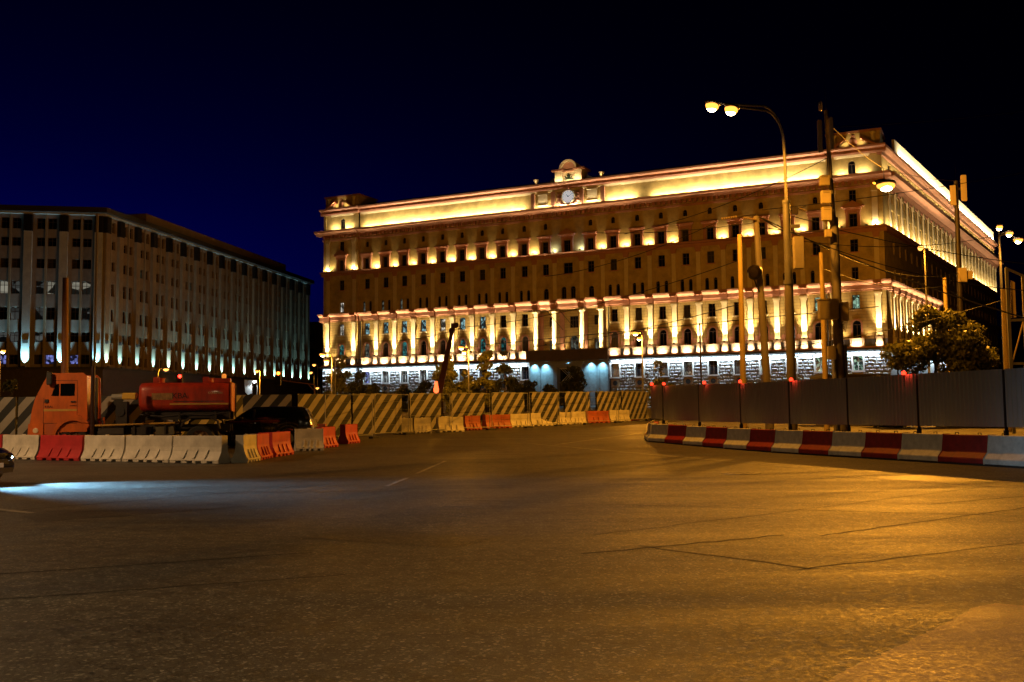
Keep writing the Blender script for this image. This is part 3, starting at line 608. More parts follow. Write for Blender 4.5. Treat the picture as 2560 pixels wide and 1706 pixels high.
# pavilion tops
for s in (-1,1):
    k = MB(); k.box(s*41.6-3.4,s*41.6+3.4,0.1,5.5,36.36,38.35); FR.put(k, 'pavilion_block', ochre, GOV)
    k = MB(); k.box(s*41.6-3.6,s*41.6+3.6,-0.1,5.7,38.35,38.62); FR.put(k, 'pavilion_cornice', trim, GOV)
    k = MB(); k.prism([(s*41.6-3.0,36.37),(s*41.6-0.9,37.7),(s*41.6-0.9,37.4),(s*41.6-2.4,36.37)], -0.85, 0.1, 'y'); k.prism([(s*41.6+3.0,36.37),(s*41.6+0.9,37.7),(s*41.6+0.9,37.4),(s*41.6+2.4,36.37)], -0.85, 0.1, 'y'); FR.put(k, 'broken_pediment', trim, GOV)
    k = MB(); k.ball((s*41.6,-0.2,37.0),0.55,0.3,0.75,8,6); k.ball((s*41.6,-0.2,37.85),0.3,0.25,0.3,8,5); FR.put(k, 'cartouche', trim, GOV, smooth=True)
    for q in (-2.5,2.5):
        k = MB().lathe([(0.26,36.4),(0.3,36.5),(0.24,37.9),(0.36,38.05),(0.4,38.2)], (s*41.6+q,-0.12,0), 10); FR.put(k, 'pavilion_column', pale, GOV)
        spot((s*41.6+q,-0.75,36.42), (0,0.3,1), 450, WARM, 80, GOV)
    spot((s*41.6-1.0,-0.7,36.45), (0,0.5,1), 160, WARM, 120, GOV); spot((s*41.6+1.0,-0.7,36.45), (0,0.5,1), 160, WARM, 120, GOV)
# ------- right flank
side_b = [5.0+3.62*k for k in range(26)]; sp_ = [3.2+3.62*k for k in range(27)]
k = MB()
wall_band(k, 0, 97, 9.0, 14.0, [(b,1.1,10.75,13.1,True) for b in side_b], 0.0); wall_band(k, 0, 97, 14.0, 17.0, [(b,0.95,14.6,16.5,False) for b in side_b]); SD.put(k, 'flank_lower_wall', ochre_j, GOV, fixn=False)
k = MB()
wall_band(k, 0, 97, 17.0, 21.3, [(b,1.0,18.5,20.2,False) for b in side_b]); wall_band(k, 0, 97, 21.3, 25.0, [(b,1.0,22.25,23.95,False) for b in side_b]); wall_band(k, 0, 97, 25.0, 28.9, [(b,1.6,25.65,28.3,False) for b in side_b]); wall_band(k, 0, 97, 28.9, 32.5, [(b,0.8,29.2,30.4,False) for b in side_b])
wall_band(k, 0, 97, 32.5, 35.6, [(b,1.7,32.7,34.7,False) for b in side_b], 0.2); k.quad((97,0,1.5),(97,8,1.5),(97,8,36),(97,0,36)); SD.put(k, 'flank_upper_wall', ochre, GOV, fixn=False)
k = MB(); k.box(0,97,0.02,0.4,1.5,9.0); SD.put(k, 'flank_base', rockm, GOV)
for nm, prof, m_, e in (('flank_base_cornice', [(-0.3,9.0),(0.8,9.0),(0.8,9.3),(-0.3,9.42)], darkgr, 0.3), ('flank_lower_cornice', ENT, trim, 0.7), ('flank_band', [(-0.3,24.75),(0.15,24.75),(0.15,25.2),(0.55,25.3),(0.6,25.5),(-0.3,25.56)], trim, 0.3),
        ('flank_main_cornice', [(-0.4,30.7),(0.15,30.7),(0.2,31.0),(0.5,31.6),(1.6,31.95),(1.7,32.45),(-0.5,32.57)], trim, 1.6), ('flank_attic_cornice', [(-0.5,35.0),(0.1,35.0),(0.15,35.5),(0.7,35.9),(0.75,36.2),(-0.6,36.3)], trim, 0.6)):
    kk = MB(); kk.prism([(-o, z) for o, z in prof], -0.3, 97+e, 'x'); SD.put(kk, nm, m_, GOV)
k = MB(); k.box(7.0,96.5,-0.15,0.2,36.3,38.6); SD.put(k, 'flank_parapet', pale, GOV)
fl = 0
for b in side_b:
    put_window(GOV, SD, b, 0.28, 25.65, 1.6, 2.65); put_window(GOV, SD, b, 0.45, 32.7, 1.7, 2.0)
    if b < 45: put_window(GOV, SD, b, 0.25, 14.6, 0.95, 1.9); put_window(GOV, SD, b, 0.25, 10.75, 1.1, 2.35, True)
for p in sp_:
    if p < 40: SD.put(pil_me, 'pilaster', None, GOV, p, 0); SD.put(ped_me, 'pedestal', None, GOV, p, 0)
    kk = MB(); kk.box(-0.32,0.32,-0.16,0.02,25.56,30.6)
    SD.put(tp_me, 'corner_pilaster', None, GOV, p, 0.02)
# ------- floodlights of the building (fixtures stand on the ledges)
fx = MB(); fx.box(-0.13,0.13,-0.1,0.1,0,0.16); fx_me = fx.mesh('floodlight', darkgr)
def flood(fr, x, y, z, d, power, col, deg, blend=1.0, radius=0.05):
    fr.put(fx_me, 'floodlight', None, GOV, x, y, z-0.2); X, Y = fr(x, y); return spot((X, Y, z), fr.vec(*d), power, col, deg, GOV, blend, radius)
for p in PIL + CP:
    y = -PAV if abs(p) > 38 else 0; FR.put(fx_me, 'floodlight', None, GOV, p, y-0.72, 10.92); area((p, y-0.72, 11.1), (0,0.12,1), 0.6, 0.1, 280*rnd.uniform(0.8,1.15), WARM, GOV, 0, 50); area((p, y-0.6, 11.1), (0,0.3,1), 0.7, 0.1, 26*rnd.uniform(0.7,1.3), WARM, GOV)
    X, Y = FR(p, y-1.0); area((X,Y,9.66), (0,0.75,0.5), 0.4, 0.1, 24, PINKW, GOV, 0, 95)
for p in (-5.3,-2.25,2.25,5.3): FR.put(fx_me, 'floodlight', None, GOV, p, -1.1, 10.685); area((p, -1.1, 10.9), (0,0.1,1), 0.6, 0.1, 330, WARM, GOV, 0, 50); area((p, -1.05, 10.9), (0,0.25,1), 0.5, 0.1, 45, WARM, GOV)
for xx in (-1.5,1.9): flood(FR, xx-0.2, 1.2, 10.5, (0,0.35,1), 260, WARM, 110)
flood(FR, -4.5, 1.4, 11.9, (0,0.3,1), 90, WARM, 100)
for b in BAYS + CORN:
    y = -PAV if abs(b) > 38 else 0; X, Y = FR(b, y-1.05); area((X,Y,9.66), (0,0.75,0.5), 1.0, 0.1, 58, PINKW, GOV, 0, 95)
for c in CORN:
    for d in (-1.5,1.5): flood(FR, c+d, -PAV-0.6, 10.95, (0,0.5,1), 110, WARM, 130)
for p in UP:
    if abs(p-20.08) < 0.1: continue
    y = -PAV if abs(p) > 38 else 0; a = abs(p)
    pw = 170 if a > 38 else (30 if a < 3 else 130 * rnd.uniform(0.75, 1.25))
    FR.put(fx_me, 'floodlight', None, GOV, p, y-0.5, 25.58); area((p, y-0.32, 25.72), (0,0.55,1), 0.3 if a < 3 else 0.95, 0.1, pw, WARM if a > 3 else COOL, GOV)
    if a > 38: flood(FR, p-math.copysign(1.1,p)*(1 if a > 42 else -1), y-0.5, 25.75, (0,0.4,1), 70, WARM, 100)
for x0, x1 in [(-37.2,-7.2),(-5.3,-2.6),(-2.0,2.4),(2.9,5.5),(6.4,11.0),(13.3,37.2),(-43.4,-42.0),(-40.7,-39.4),(39.4,40.7),(42.0,43.4)]:
    y = -PAV if abs(x0) > 38 else 0; L = x1-x0; n = max(1, round(L/4.5))
    for i in range(n):
        X, Y = FR(x0+L*(i+0.5)/n, y-0.2); area((X,Y,32.66), (0,0.42,1), L/n*0.96, 0.1, 92*L/n*rnd.uniform(0.75,1.25)*(0.75 if abs(x0) < 6 else 1), (1.0,0.80,0.48), GOV)
for x0, x1 in [(-1.9,-0.8),(-0.6,1.0),(1.2,2.3)]: area(((x0+x1)/2,-0.45,36.45), (0,0.6,1), x1-x0, 0.12, 42, (1.0,0.72,0.38), GOV)
for s in (-1,1): spot((0.2+s*5.4,-0.4,36.5), (0,0.5,1), 26, WARM, 90, GOV)
area((0.2,-0.9,38.6), (0,0.7,0.6), 1.6, 0.1, 14, WARM, GOV)
for x0, x1 in [(-45.0,-38.3),(-37.6,-6.7),(6.7,37.6),(38.3,45.0)]:
    y = -PAV if abs(x0) > 37.8 and abs(x1) > 37.8 else 0; L = x1-x0; n = max(1, round(L/6))
    for i in range(n): area((x0+L*(i+0.5)/n, y-0.52, 8.93), (0,0.36,-1), L/n*0.97, 0.08, 70*L/n, COOL, GOV)
for xx in (-5.5,-3.7,0.2,3.7,5.5): spot((xx,-1.0,8.95), (0,0.2,-1), 1500 if abs(xx) > 1 else 900, (0.30,0.76,1.0), 100, GOV)
# flank strips
for i in range(24):
    x0 = 1.0+i*4.0; X, Y = SD(x0+2.0, -0.5); area((X,Y,25.7), SD.vec(0,0.5,1), 3.8, 0.12, 190, WARM, GOV, SD.ang)
    X, Y = SD(x0+2.0, -0.7); area((X,Y,32.7), SD.vec(0,0.6,1), 3.8, 0.12, 170, WARM, GOV, SD.ang)
    if i > 1: X, Y = SD(x0+2.0, -0.62); area((X,Y,36.42), SD.vec(0,0.8,1), 3.8, 0.12, 600, (1.0,0.82,0.52), GOV, SD.ang)
for p in sp_[:9]: X, Y = SD(p, -0.72); area((X,Y,11.1), SD.vec(0,0.12,1), 0.6, 0.1, 300, WARM, GOV, SD.ang, 50)
for i in range(5): X, Y = SD(4+i*8, -0.55); area((X,Y,8.9), SD.vec(0,0.36,-1), 7.5, 0.1, 330, COOL, GOV, SD.ang)
# ------------------------------------------------------------------ grey office block on the left
conc = mat('grey_concrete_cladding', (0.24, 0.21, 0.19), 0.85, var=0.25, vscale=1.2, bump=0.2, bscale=9)
concd = mat('sodium_tinted_cladding', (0.24, 0.18, 0.11), 0.85, var=0.25, vscale=1.2)  # street face browned so its colour carries the sodium street light
palec = mat('pale_stone_pier', (0.38, 0.38, 0.36), 0.8, var=0.2, vscale=1.5)
plin = mat('brown_granite_plinth', (0.075, 0.058, 0.05), 0.6, var=0.35, vscale=2.0)
OFF = thing('office_block', 'grey concrete office block with tall piers lit cyan from below', 'building', (-55.75, 135.0, 0.0))
LF = Frame(0, 0, R(11.1)); RF = Frame(0, 0, R(80.46))
ROWS = [(8.5,1.3),(11.5,1.35),(14.5,1.7),(18.0,1.75),(21.5,1.3),(24.5,1.2),(26.85,1.5)]
Rp = [3.75+4.478*k for k in range(17)]; Lp = [-0.6-4.5*k for k in range(0,7)]
def bays_of(ps, a, b):
    out = []
    for p in ps: out += [(p-1.55), (p-2.95)]
    return [x for x in out if a < x-0.6 and x+0.6 < b]
rw = bays_of(Rp, 0.2, 76); lwn = bays_of(Lp, -27, -0.6)
for nm, F_, x0, x1, xs_, m_ in (('street_wall', RF, 0.0, 76.0, rw, concd), ('front_wall', LF, -28.0, 0.0, lwn, conc)):
    k = MB(); zc = 8.1
    for i, (zb, h) in enumerate(ROWS):
        z1 = (zb+h+ROWS[i+1][0])/2 if i < 6 else 29.1
        wall_band(k, x0, x1, zc, z1, [(x,1.12,zb,zb+h,False) for x in xs_], 0.0, 0.35); zc = z1
    F_.put(k, nm, m_, OFF, fixn=False)
k = MB(); k.prism([LF(-27.5,0.6), LF(-0.6,0.6), RF(0.6,0.6), RF(75.4,0.6), (LF(-27.5,0)[0], 75)], 1.0, 29.0, 'z'); k.obj('core', plin, OFF)
k = MB(); k.prism([LF(-28.6,-0.9), RF(-0.9,-0.9), RF(77.2,-0.9), (LF(-28.6,0)[0], 77)], 29.1, 29.85, 'z'); k.obj('roof', roofm, OFF)
k = MB(); k.prism([LF(-28.4,-0.45), RF(-0.45,-0.45), RF(76.6,-0.45), (LF(-28.4,0)[0], 76)], 28.85, 29.09, 'z'); k.obj('eaves_band', palec, OFF)
k = MB(); k.prism([RF(12.4,0.9), RF(66,0.9), RF(66,14), RF(12.4,14)], 29.86, 31.7, 'z'); k.obj('penthouse', mat('penthouse_cladding', (0.20,0.125,0.06), 0.8, var=0.2, vscale=0.8), OFF)
k = MB(); k.prism([LF(-28,-0.5), RF(-0.5,-0.5), RF(76.2,-0.5), (LF(-28,0)[0], 76)], 0.8, 7.8, 'z'); k.obj('plinth', plin, OFF)
k = MB(); k.prism([LF(-28.3,-0.95), RF(-0.95,-0.95), RF(76.6,-0.95), (LF(-28.3,0)[0], 76)], 7.8, 8.08, 'z'); k.obj('ledge', darkgr, OFF)
pr = MB(); pr.box(-0.52,0.52,-0.42,0.02,8.08,26.5); pier_me = pr.mesh('pier', palec); pier_w = pr.mesh('pier', mat('sodium_tinted_pier', (0.27,0.215,0.14), 0.8, var=0.2, vscale=1.5))  # warmer pier copy paints the sodium light onto the street face
cpn = MB(); cpn.box(-0.55,0.55,-0.5,0.02,26.5,28.7)
for i in range(4): cpn.box(-0.5+i*0.27,-0.36+i*0.27,-0.58,-0.5,26.5,28.7)
cpn_me = cpn.mesh('pier_head', mat('dark_bronze_grille', (0.02,0.017,0.015), 0.5, 0.4))
ml = MB(); ml.box(-0.13,0.13,-0.22,0.02,8.08,28.85); mul_me = ml.mesh('mullion', mat('tan_mullion_stone', (0.25,0.205,0.14), 0.8))
lit_off = lit('lit_office_window', (0.85,0.80,0.62), 0.30, (0.9,1.0,1.7)); lit_off2 = lit('lit_office_window_dim', (0.42,0.45,0.42), 0.16, (0.9,1.0,1.7))
lb = MB(); lb.box(-0.34,0.34,-0.5,-0.42,11.3,11.75); lb_me = lb.mesh('lamp_box', plin)
fx2 = MB(); fx2.box(-0.2,0.2,-0.12,0.12,0,0.14); fx2_me = fx2.mesh('floodlight', darkgr)
for F_, ps, xs_ in ((RF, [0.45]+Rp, rw), (LF, Lp, lwn)):
    for p in ps:
        F_.put(pier_w if F_ is RF else pier_me, 'pier', None, OFF, p, 0); F_.put(cpn_me, 'pier_head', None, OFF, p, 0); F_.put(lb_me, 'lamp_box', None, OFF, p, 0); F_.put(fx2_me, 'floodlight', None, OFF, p, -0.78, 8.08)
        if p < 0 and p < -15: continue
        X, Y = F_(p, -0.78); spot((X,Y,8.3), F_.vec(0,0.21,1), (2900 if F_ is RF else 4200)*rnd.uniform(0.7,1.3), (0.38,0.86,1.0) if rnd.random() < .55 else (0.55,0.93,1.0), 60, OFF, 1.0, 0.06)
    for p in ps:
        F_.put(mul_me, 'mullion', None, OFF, p-2.25, 0)
    for x in xs_:
        for i, (zb, h) in enumerate(ROWS):
            r = rnd.random(); pm = glass
            if F_ is LF:
                if i == 3: pm = [lit_off2, lit_off, lit_off2, glass2][int(r*4)]
                elif i in (1,2) and r < 0.4: pm = lit_off2
                elif i == 0: pm = lit_violet if r < 0.2 else (glass2 if r < .6 else glass)
                elif i == 4 and r < 0.4: pm = glass2
            elif r < 0.035: pm = lit_teal
            put_window(OFF, F_, x, 0.3, zb, 1.12, h, False, pm)
# a darker block closing the street between the two
k = thing('distant_block', 'dark unlit block closing the gap between the office block and the floodlit building', 'building', (-48.0, 255.0, 3.6), R(-8))
MB().box(-16,16,0,12,0,21).obj('wall', plin, k); MB().box(-16.4,16.4,-0.4,12.4,21,21.5).obj('roof', roofm, k)
wm = MB(); wm.box(-0.6,0.6,-0.03,0.05,0,1.8); wme = wm.mesh('window', glass)
for i in range(9):
    for j in range(5): link(wme, 'window', k, (-14+i*3.5, 0, 2+j*3.6))
# ------------------------------------------------------------------ road barriers
wpl = mat('white_plastic', (0.66, 0.63, 0.54), 0.55, var=0.35, vscale=2.2, bump=0.15, bscale=12)
rpl = mat('red_plastic', (0.50, 0.035, 0.04), 0.5, var=0.3, vscale=2.2, bump=0.15, bscale=12)
opl = mat('faded_red_plastic', (0.42, 0.085, 0.03), 0.55, var=0.35, vscale=2.2)
dirt = mat('dark_slot', (0.03, 0.025, 0.02), 0.9)
def barrier_meshes(L, m_):
    H = 0.85; prof = [(-0.26,0.0),(-0.26,0.11),(-0.20,0.2),(-0.135,0.36),(-0.115,0.5),(-0.11,H),(0.11,H),(0.115,0.5),(0.135,0.36),(0.20,0.2),(0.26,0.11),(0.26,0.0)]
    b = MB(); n = len(prof)
    # body with forklift slots along the foot
    cuts = [0.0, 0.13, 0.23, 0.36, 0.46, 0.54, 0.64, 0.77, 0.87, 1.0]
    b.prism([(p[0], max(p[1], 0.07)) if p[1] < 0.08 else p for p in prof], -L/2, L/2, 'x')
    for i in range(0, len(cuts)-1, 2): b.box(-L/2+L*cuts[i]+0.002, -L/2+L*cuts[i+1]-0.002, -0.255, 0.255, 0.0, 0.072)
    me = b.mesh('body', m_, bevel=0.012, seg=1)
    r = MB()
    for i in (-1,0,1):
        for s in (-1,1):
            x = i*L*0.22; r.add([(x-0.02,s*0.268,0.16),(x+0.03,s*0.268,0.16),(x+0.07,s*0.142,0.40),(x+0.035,s*0.142,0.40)], [(0,1,2,3)])
    rm = []
    for i in (-1,0,1):
        for s in (-1,1):
            rib = MB(); rm.append(rib); x = i*L*0.22; rib.add([(x-0.05,s*0.24,0.13),(x+0.02,s*0.24,0.13),(x+0.02,s*0.275,0.15),(x-0.05,s*0.275,0.15),(x+0.02,s*0.12,0.42),(x+0.07,s*0.12,0.42),(x+0.07,s*0.15,0.42),(x+0.02,s*0.15,0.42)],
                                  [(0,1,2,3),(4,5,6,7),(0,1,5,4),(1,2,6,5),(2,3,7,6),(3,0,4,7)])
    rm = [q.mesh('rib', m_) for q in rm]; fc = MB().lathe([(0.06,H),(0.06,H+0.025),(0.045,H+0.03)], n=12); fm = fc.mesh('filler_cap', m_)
    return me, rm, fm
BM = {}
def barrier(p, q, m_, label, z=None):
    p, q = Vector((*p,0)), Vector((*q,0)); L = (q-p).length; Lr = round(L*10)/10; key = (Lr, m_.name)
    if key not in BM: BM[key] = barrier_meshes(Lr-0.02, m_)
    c = (p+q)/2; t = thing('water_barrier', label, 'barrier', (c.x, c.y, gz(c.y)+0.003), math.atan2(q.y-p.y, q.x-p.x), 'plastic water barriers')
    b, r, f = BM[key]; link(b, 'body', t); [link(q, 'rib', t) for q in r]; link(f, 'filler_cap', t); return t
L0 = [(-20.2,36.85),(-18.15,35.75),(-16.35,34.75),(-14.35,33.65),(-12.6,32.75),(-10.72,31.75),(-8.85,30.75)]
for i, (m_, lb) in enumerate([(rpl,'red plastic barrier cut off by the left edge of the view'),(wpl,'white plastic barrier in front of the orange truck\'s bumper'),(rpl,'red plastic barrier in front of the orange truck\'s front wheel'),
        (wpl,'white plastic barrier just right of the red one by the truck\'s front wheel'),(wpl,'white plastic barrier below the middle of the truck\'s red tank'),(wpl,'white plastic barrier below the rear end of the truck\'s tank')]):
    a, b = Vector(L0[i]), Vector(L0[i+1]); d = (b-a).normalized()*0.03; barrier(a+d, b-d, m_, lb)
barrier((-8.45,30.9), (-8.42,32.4), wpl, 'white plastic barrier seen end-on at the corner right of the truck')
barrier((-8.46,32.6), (-8.55,34.6), rpl, 'red plastic barrier directly behind the end-on white one'); barrier((-8.5,34.8), (-8.3,36.8), rpl, 'red plastic barrier before the black parked car\'s side')
barrier((-8.5,39.0), (-7.5,39.4), wpl, 'short white plastic barrier standing alone beside the parked car\'s wheel')
barrier((-7.9,40.6), (-7.6,42.2), rpl, 'red plastic barrier behind the short lone white barrier'); barrier((-7.5,44.0), (-7.2,45.6), rpl, 'farthest red plastic barrier of the line leading back from the corner')
barrier((-10.6,46.2), (-8.6,46.0), opl, 'faded red plastic barrier standing before the striped hoarding beyond the car')
BR = [((-6.5,55.1),(-5.55,55.4),wpl,'dim white barrier at the left end of the far row'),((-5.5,55.3),(-4.6,55.7),wpl,'second white barrier from the left end of the far row'),((-4.25,56.2),(-2.9,57.2),wpl,'speckled white barrier with a gap on its left in the far row'),
      ((-2.9,58.7),(-2.05,59.9),opl,'faded red barrier turned askew next to the speckled white one'),((-1.75,60.9),(-0.25,62.6),opl,'long faded red barrier right of the askew one'),((-0.25,62.8),(1.05,64.2),wpl,'white barrier touching the long faded red one, far row'),
      ((1.08,64.3),(2.45,66.1),wpl,'second white barrier right of the long faded red one'),((2.5,66.2),(3.8,67.7),wpl,'third white barrier right of the long faded red one'),((3.82,67.8),(4.95,68.8),wpl,'white barrier left of the orange-red one near the grey fence'),
      ((5.0,69.0),(6.75,71.3),opl,'orange-red barrier near the left end of the grey fence'),((6.8,71.4),(8.5,73.8),wpl,'white barrier right of the orange-red one near the grey fence'),((8.5,74.3),(9.5,76.1),rpl,'crimson barrier with its foot out, near the grey fence'),((10.0,77.0),(11.6,79.4),wpl,'rightmost white barrier, partly hidden by the grey fence')]
for a, b, m_, lb in BR: barrier(a, b, m_, lb)

# ------------------------------------------------------------------ red and white concrete blocks with the grey fence
wc = mat('white_painted_concrete', (0.66, 0.67, 0.63), 0.75, var=0.3, vscale=4.5, bump=0.3, bscale=14); rc = mat('red_painted_concrete', (0.32, 0.012, 0.012), 0.7, var=0.4, vscale=4.5, bump=0.3, bscale=14)
U = Vector((-0.3188, 0.9478)); P0 = Vector((12.26, 25.62)); ST = 1.593; Np = Vector((0.9478, 0.3188))
prof = [(-0.30,0.05),(-0.30,0.18),(-0.16,0.34),(-0.10,0.78),(0.10,0.78),(0.16,0.34),(0.30,0.18),(0.30,0.05)]
foot = [(-0.27,0.0),(-0.27,0.05),(0.27,0.05),(0.27,0.0)]
nth = ['nearest', 'second nearest', 'third nearest', 'fourth nearest', 'fifth nearest', 'sixth nearest', 'seventh nearest']
def block(p, q, m_, label, grp=True):
    p, q = Vector((*p,0)), Vector((*q,0)); L = (q-p).length; c = (p+q)/2
    t = thing('concrete_barrier', label, 'barrier', (c.x,c.y,gz(c.y)), math.atan2(q.y-p.y,q.x-p.x), 'red and white concrete blocks')
    MB().prism(prof, -L/2+0.006, L/2-0.006, 'x').obj('block', m_, t, bevel=0.015, seg=1); MB().prism(foot, -L/2+0.01, L/2-0.01, 'x').obj('rubber_foot', dirt, t)
    for s in (-1,1): MB().tube([(s*L*0.25,-0.05,0.78),(s*L*0.25,-0.05,0.83),(s*L*0.25,0.05,0.83),(s*L*0.25,0.05,0.78)], 0.012, 5).obj('lifting_loop', dirt, t)
ci = {True: 0, False: 0}
for i in range(-1, 12):
    white = (i % 2 == -1 % 2) if False else ((i+1) % 2 == 0)
    p = P0+U*(ST*i); q = P0+U*(ST*(i+1)); k = ci[white]; ci[white] += 1
    block(p, q, wc if white else rc, f"{'white' if white else 'dark red'} painted concrete block, {nth[k]} of its colour to the right edge")
e0 = P0+U*(ST*12)
block(e0, (6.3,45.6), wc, 'white painted concrete block turning the corner at the far end of the striped row'); block((6.3,45.65), (6.75,47.0), rc, 'dark red block last but one behind the corner of the striped row'); block((6.78,47.05), (7.4,48.4), mat('dirty_concrete', (0.25,0.23,0.19), 0.85, var=0.4, vscale=3), 'bare grey concrete block behind the corner of the striped row')
gm = mat('grey_coated_sheet', (0.36, 0.37, 0.375), 0.45, 0.0, var=0.12, vscale=1.4, bump=0.05, bscale=3, stretch=(1,1,0.3)); pm_ = mat('black_steel_post', (0.012,0.011,0.011), 0.5, 0.5)
FEN = thing('corrugated_fence', 'grey corrugated metal fence standing behind the red and white concrete blocks', 'fence')
PW = 2*ST; zb, zt = 0.98, 2.48
def corr(L):
    k = MB(); x = 0.0; pts = []; step = 0.155
    while x < L-0.001:
        for dx, y in ((0,0),(0.095,0),(0.108,0.022),(0.142,0.022)):
            if x+dx < L: pts.append((x+dx, y))
        x += step
    pts.append((L, 0.0)); n = len(pts)
    for z in (zb, zt): k.v += [(a, b, z) for a, b in pts]
    for z in (zb, zt): k.v += [(a, b+0.003, z) for a, b in pts]
    for i in range(n-1): k.f += [(i,i+1,n+i+1,n+i),(2*n+i,3*n+i,3*n+i+1,2*n+i+1),(n+i,n+i+1,3*n+i+1,3*n+i),(i,2*n+i,2*n+i+1,i+1)]
    return k.mesh('panel', gm)
corr_me = corr(PW-0.07); corr_s = corr(1.1); ang = math.atan2(U.y, U.x)
pk = MB(); pk.box(-0.022,0.022,-0.05,0.03,0.05,2.45); pk.box(-0.035,0.035,-0.06,0.05,0.6,0.9); post_me = pk.mesh('post', pm_)
rl = MB(); rl.box(0.08,PW-0.08,-0.08,-0.04,1.2,1.26); rl.box(0.08,PW-0.08,-0.08,-0.04,2.2,2.26); rail_me = rl.mesh('rail', pm_)
def fpos(s, o=0.48): v = P0+U*s+Np*o; return (v.x, v.y, gz(v.y))
for j in range(-2, 7):
    s = j*PW-ST*1.0+ST; link(post_me, 'post', FEN, fpos(s), ang)
    if j < 6:
        tilt = rnd.uniform(-0.006,0.006); o = link(corr_me, 'panel', FEN, fpos(s+0.035), ang); o.rotation_euler = (tilt, 0, ang); link(rail_me, 'rail', FEN, fpos(s), ang)
link(corr_s, 'panel', FEN, fpos(6*PW+0.08), ang)
# red warning lamps along the fence top
redl = glow('red_lamp_glass', (1.0, 0.03, 0.01), 5.0)
def warn(loc, label, s=1.0):
    t = thing('warning_lamp', label, 'lamp', loc, 0, 'red warning lamps')
    MB().ball((0,0,0.11*s), 0.085*s, n=12, m_=8).obj('lens', redl, t, smooth=True); MB().lathe([(0.06*s,0),(0.07*s,0.03*s),(0.05*s,0.05*s)], n=10).obj('holder', pm_, t)
    MB().tube([(0,0,0.0),(0.03,0.04,-0.12),(0.03,0.05,-0.3)], 0.012, 5).obj('cable', pm_, t); point((0,-0.16,0.1*s), 3.0*s, (1.0,0.05,0.02), t, 0.05)
for s_, lb in ((1.15*PW,'red warning lamp on the fence top over the near panels, nearest the tree'),(2.93*PW,'red warning lamp on the fence top beneath the thin yellowish pole'),(3.97*PW,'small red warning lamp at the foot of the leaning concrete pole'),(4.82*PW,'red warning lamp on the fence top left of the yellow pole'),(5.93*PW,'red warning lamp at the fence\'s last black post'),(6.3*PW,'leftmost red warning lamp, at the end of the grey fence')):
    x, y, z = fpos(s_, 0.42); warn((x, y, z+2.43), lb, 0.8)

# ------------------------------------------------------------------ black and white hoarding
def stripes(name, a, b, per, slope):
    m = bpy.data.materials.new(name); m.use_nodes = True; nt = m.node_tree; bs = nt.nodes['Principled BSDF']; N = nt.nodes.new; Lk = nt.links.new
    tc = N('ShaderNodeTexCoord'); sx = N('ShaderNodeSeparateXYZ'); Lk(tc.outputs['Object'], sx.inputs[0])
    ml = N('ShaderNodeMath'); ml.operation = 'MULTIPLY_ADD'; ml.inputs[1].default_value = -slope; Lk(sx.outputs['Z'], ml.inputs[0]); Lk(sx.outputs['X'], ml.inputs[2])
    dv = N('ShaderNodeMath'); dv.operation = 'DIVIDE'; dv.inputs[1].default_value = per; Lk(ml.outputs[0], dv.inputs[0])
    fr_ = N('ShaderNodeMath'); fr_.operation = 'FRACT'; Lk(dv.outputs[0], fr_.inputs[0]); gt = N('ShaderNodeMath'); gt.operation = 'GREATER_THAN'; gt.inputs[1].default_value = 0.5; Lk(fr_.outputs[0], gt.inputs[0])
    no = N('ShaderNodeTexNoise'); no.inputs['Scale'].default_value = 1.8; no.inputs['Detail'].default_value = 5; Lk(tc.outputs['Object'], no.inputs['Vector'])
    mx = N('ShaderNodeMixRGB'); mx.inputs[1].default_value = (*a,1); mx.inputs[2].default_value = (*b,1); Lk(gt.outputs[0], mx.inputs[0])
    m2 = N('ShaderNodeMixRGB'); m2.blend_type = 'MULTIPLY'; m2.inputs[0].default_value = 0.5; Lk(mx.outputs[0], m2.inputs[1]); Lk(no.outputs['Fac'], m2.inputs[2]); Lk(m2.outputs[0], bs.inputs['Base Color'])
    bs.inputs['Roughness'].default_value = 0.6; MAT[name] = m; return m
strp = stripes('striped_hoarding_paint', (0.44,0.41,0.34), (0.018,0.022,0.02), 0.78, 0.85)
def hoarding(label, pts, h=2.1, gaps=()):
    t = thing('hoarding_fence', label, 'hoarding')
    for i, (a, b) in enumerate(pts):
        a, b = Vector((*a,0)), Vector((*b,0)); L = (b-a).length; ang_ = math.atan2(b.y-a.y,b.x-a.x); c = (a+b)/2
        k = MB(); k.box(-L/2+0.03,L/2-0.03,-0.02,0.02,0.12,h+0.12); k.obj('panel', strp, t, (c.x,c.y,gz(c.y)), ang_)
        for s in (-1,1):
            k = MB(); k.box(s*(L/2-0.06)-0.03,s*(L/2-0.06)+0.03,0.021,0.1,0.0,h+0.12); k.box(s*(L/2-0.06)-0.03,s*(L/2-0.06)+0.03,-0.3,0.6,0.0,0.06); k.obj('post', pm_, t, (c.x,c.y,gz(c.y)), ang_)
    return t
hoarding('black and white diagonally striped hoarding behind the orange truck', [((-23.6,40.8),(-20.4,41.0)),((-20.35,41.0),(-17.2,41.3)),((-17.15,41.3),(-14.0,41.9)),((-13.95,41.9),(-12.0,44.4)),((-13.2,47.6),(-10.6,47.9))])
hoarding('long black and white striped hoarding running below the floodlit building', [((-10.5,48.6),(-8.3,51.2)),((-8.25,51.3),(-6.0,54.0)),((-5.9,56.8),(-4.2,58.6)),((-3.7,59.0),(-1.72,61.2)),((-1.3,61.5),(0.75,63.8)),((1.2,64.4),(3.1,66.6)),((3.5,67.2),(5.4,69.6)),((5.9,70.2),(7.9,72.9)),((7.95,73.0),(10.3,76.4)),((10.9,77.0),(13.4,80.2))])
galv = mat('galvanised_tube', (0.42,0.43,0.43), 0.4, 0.8)
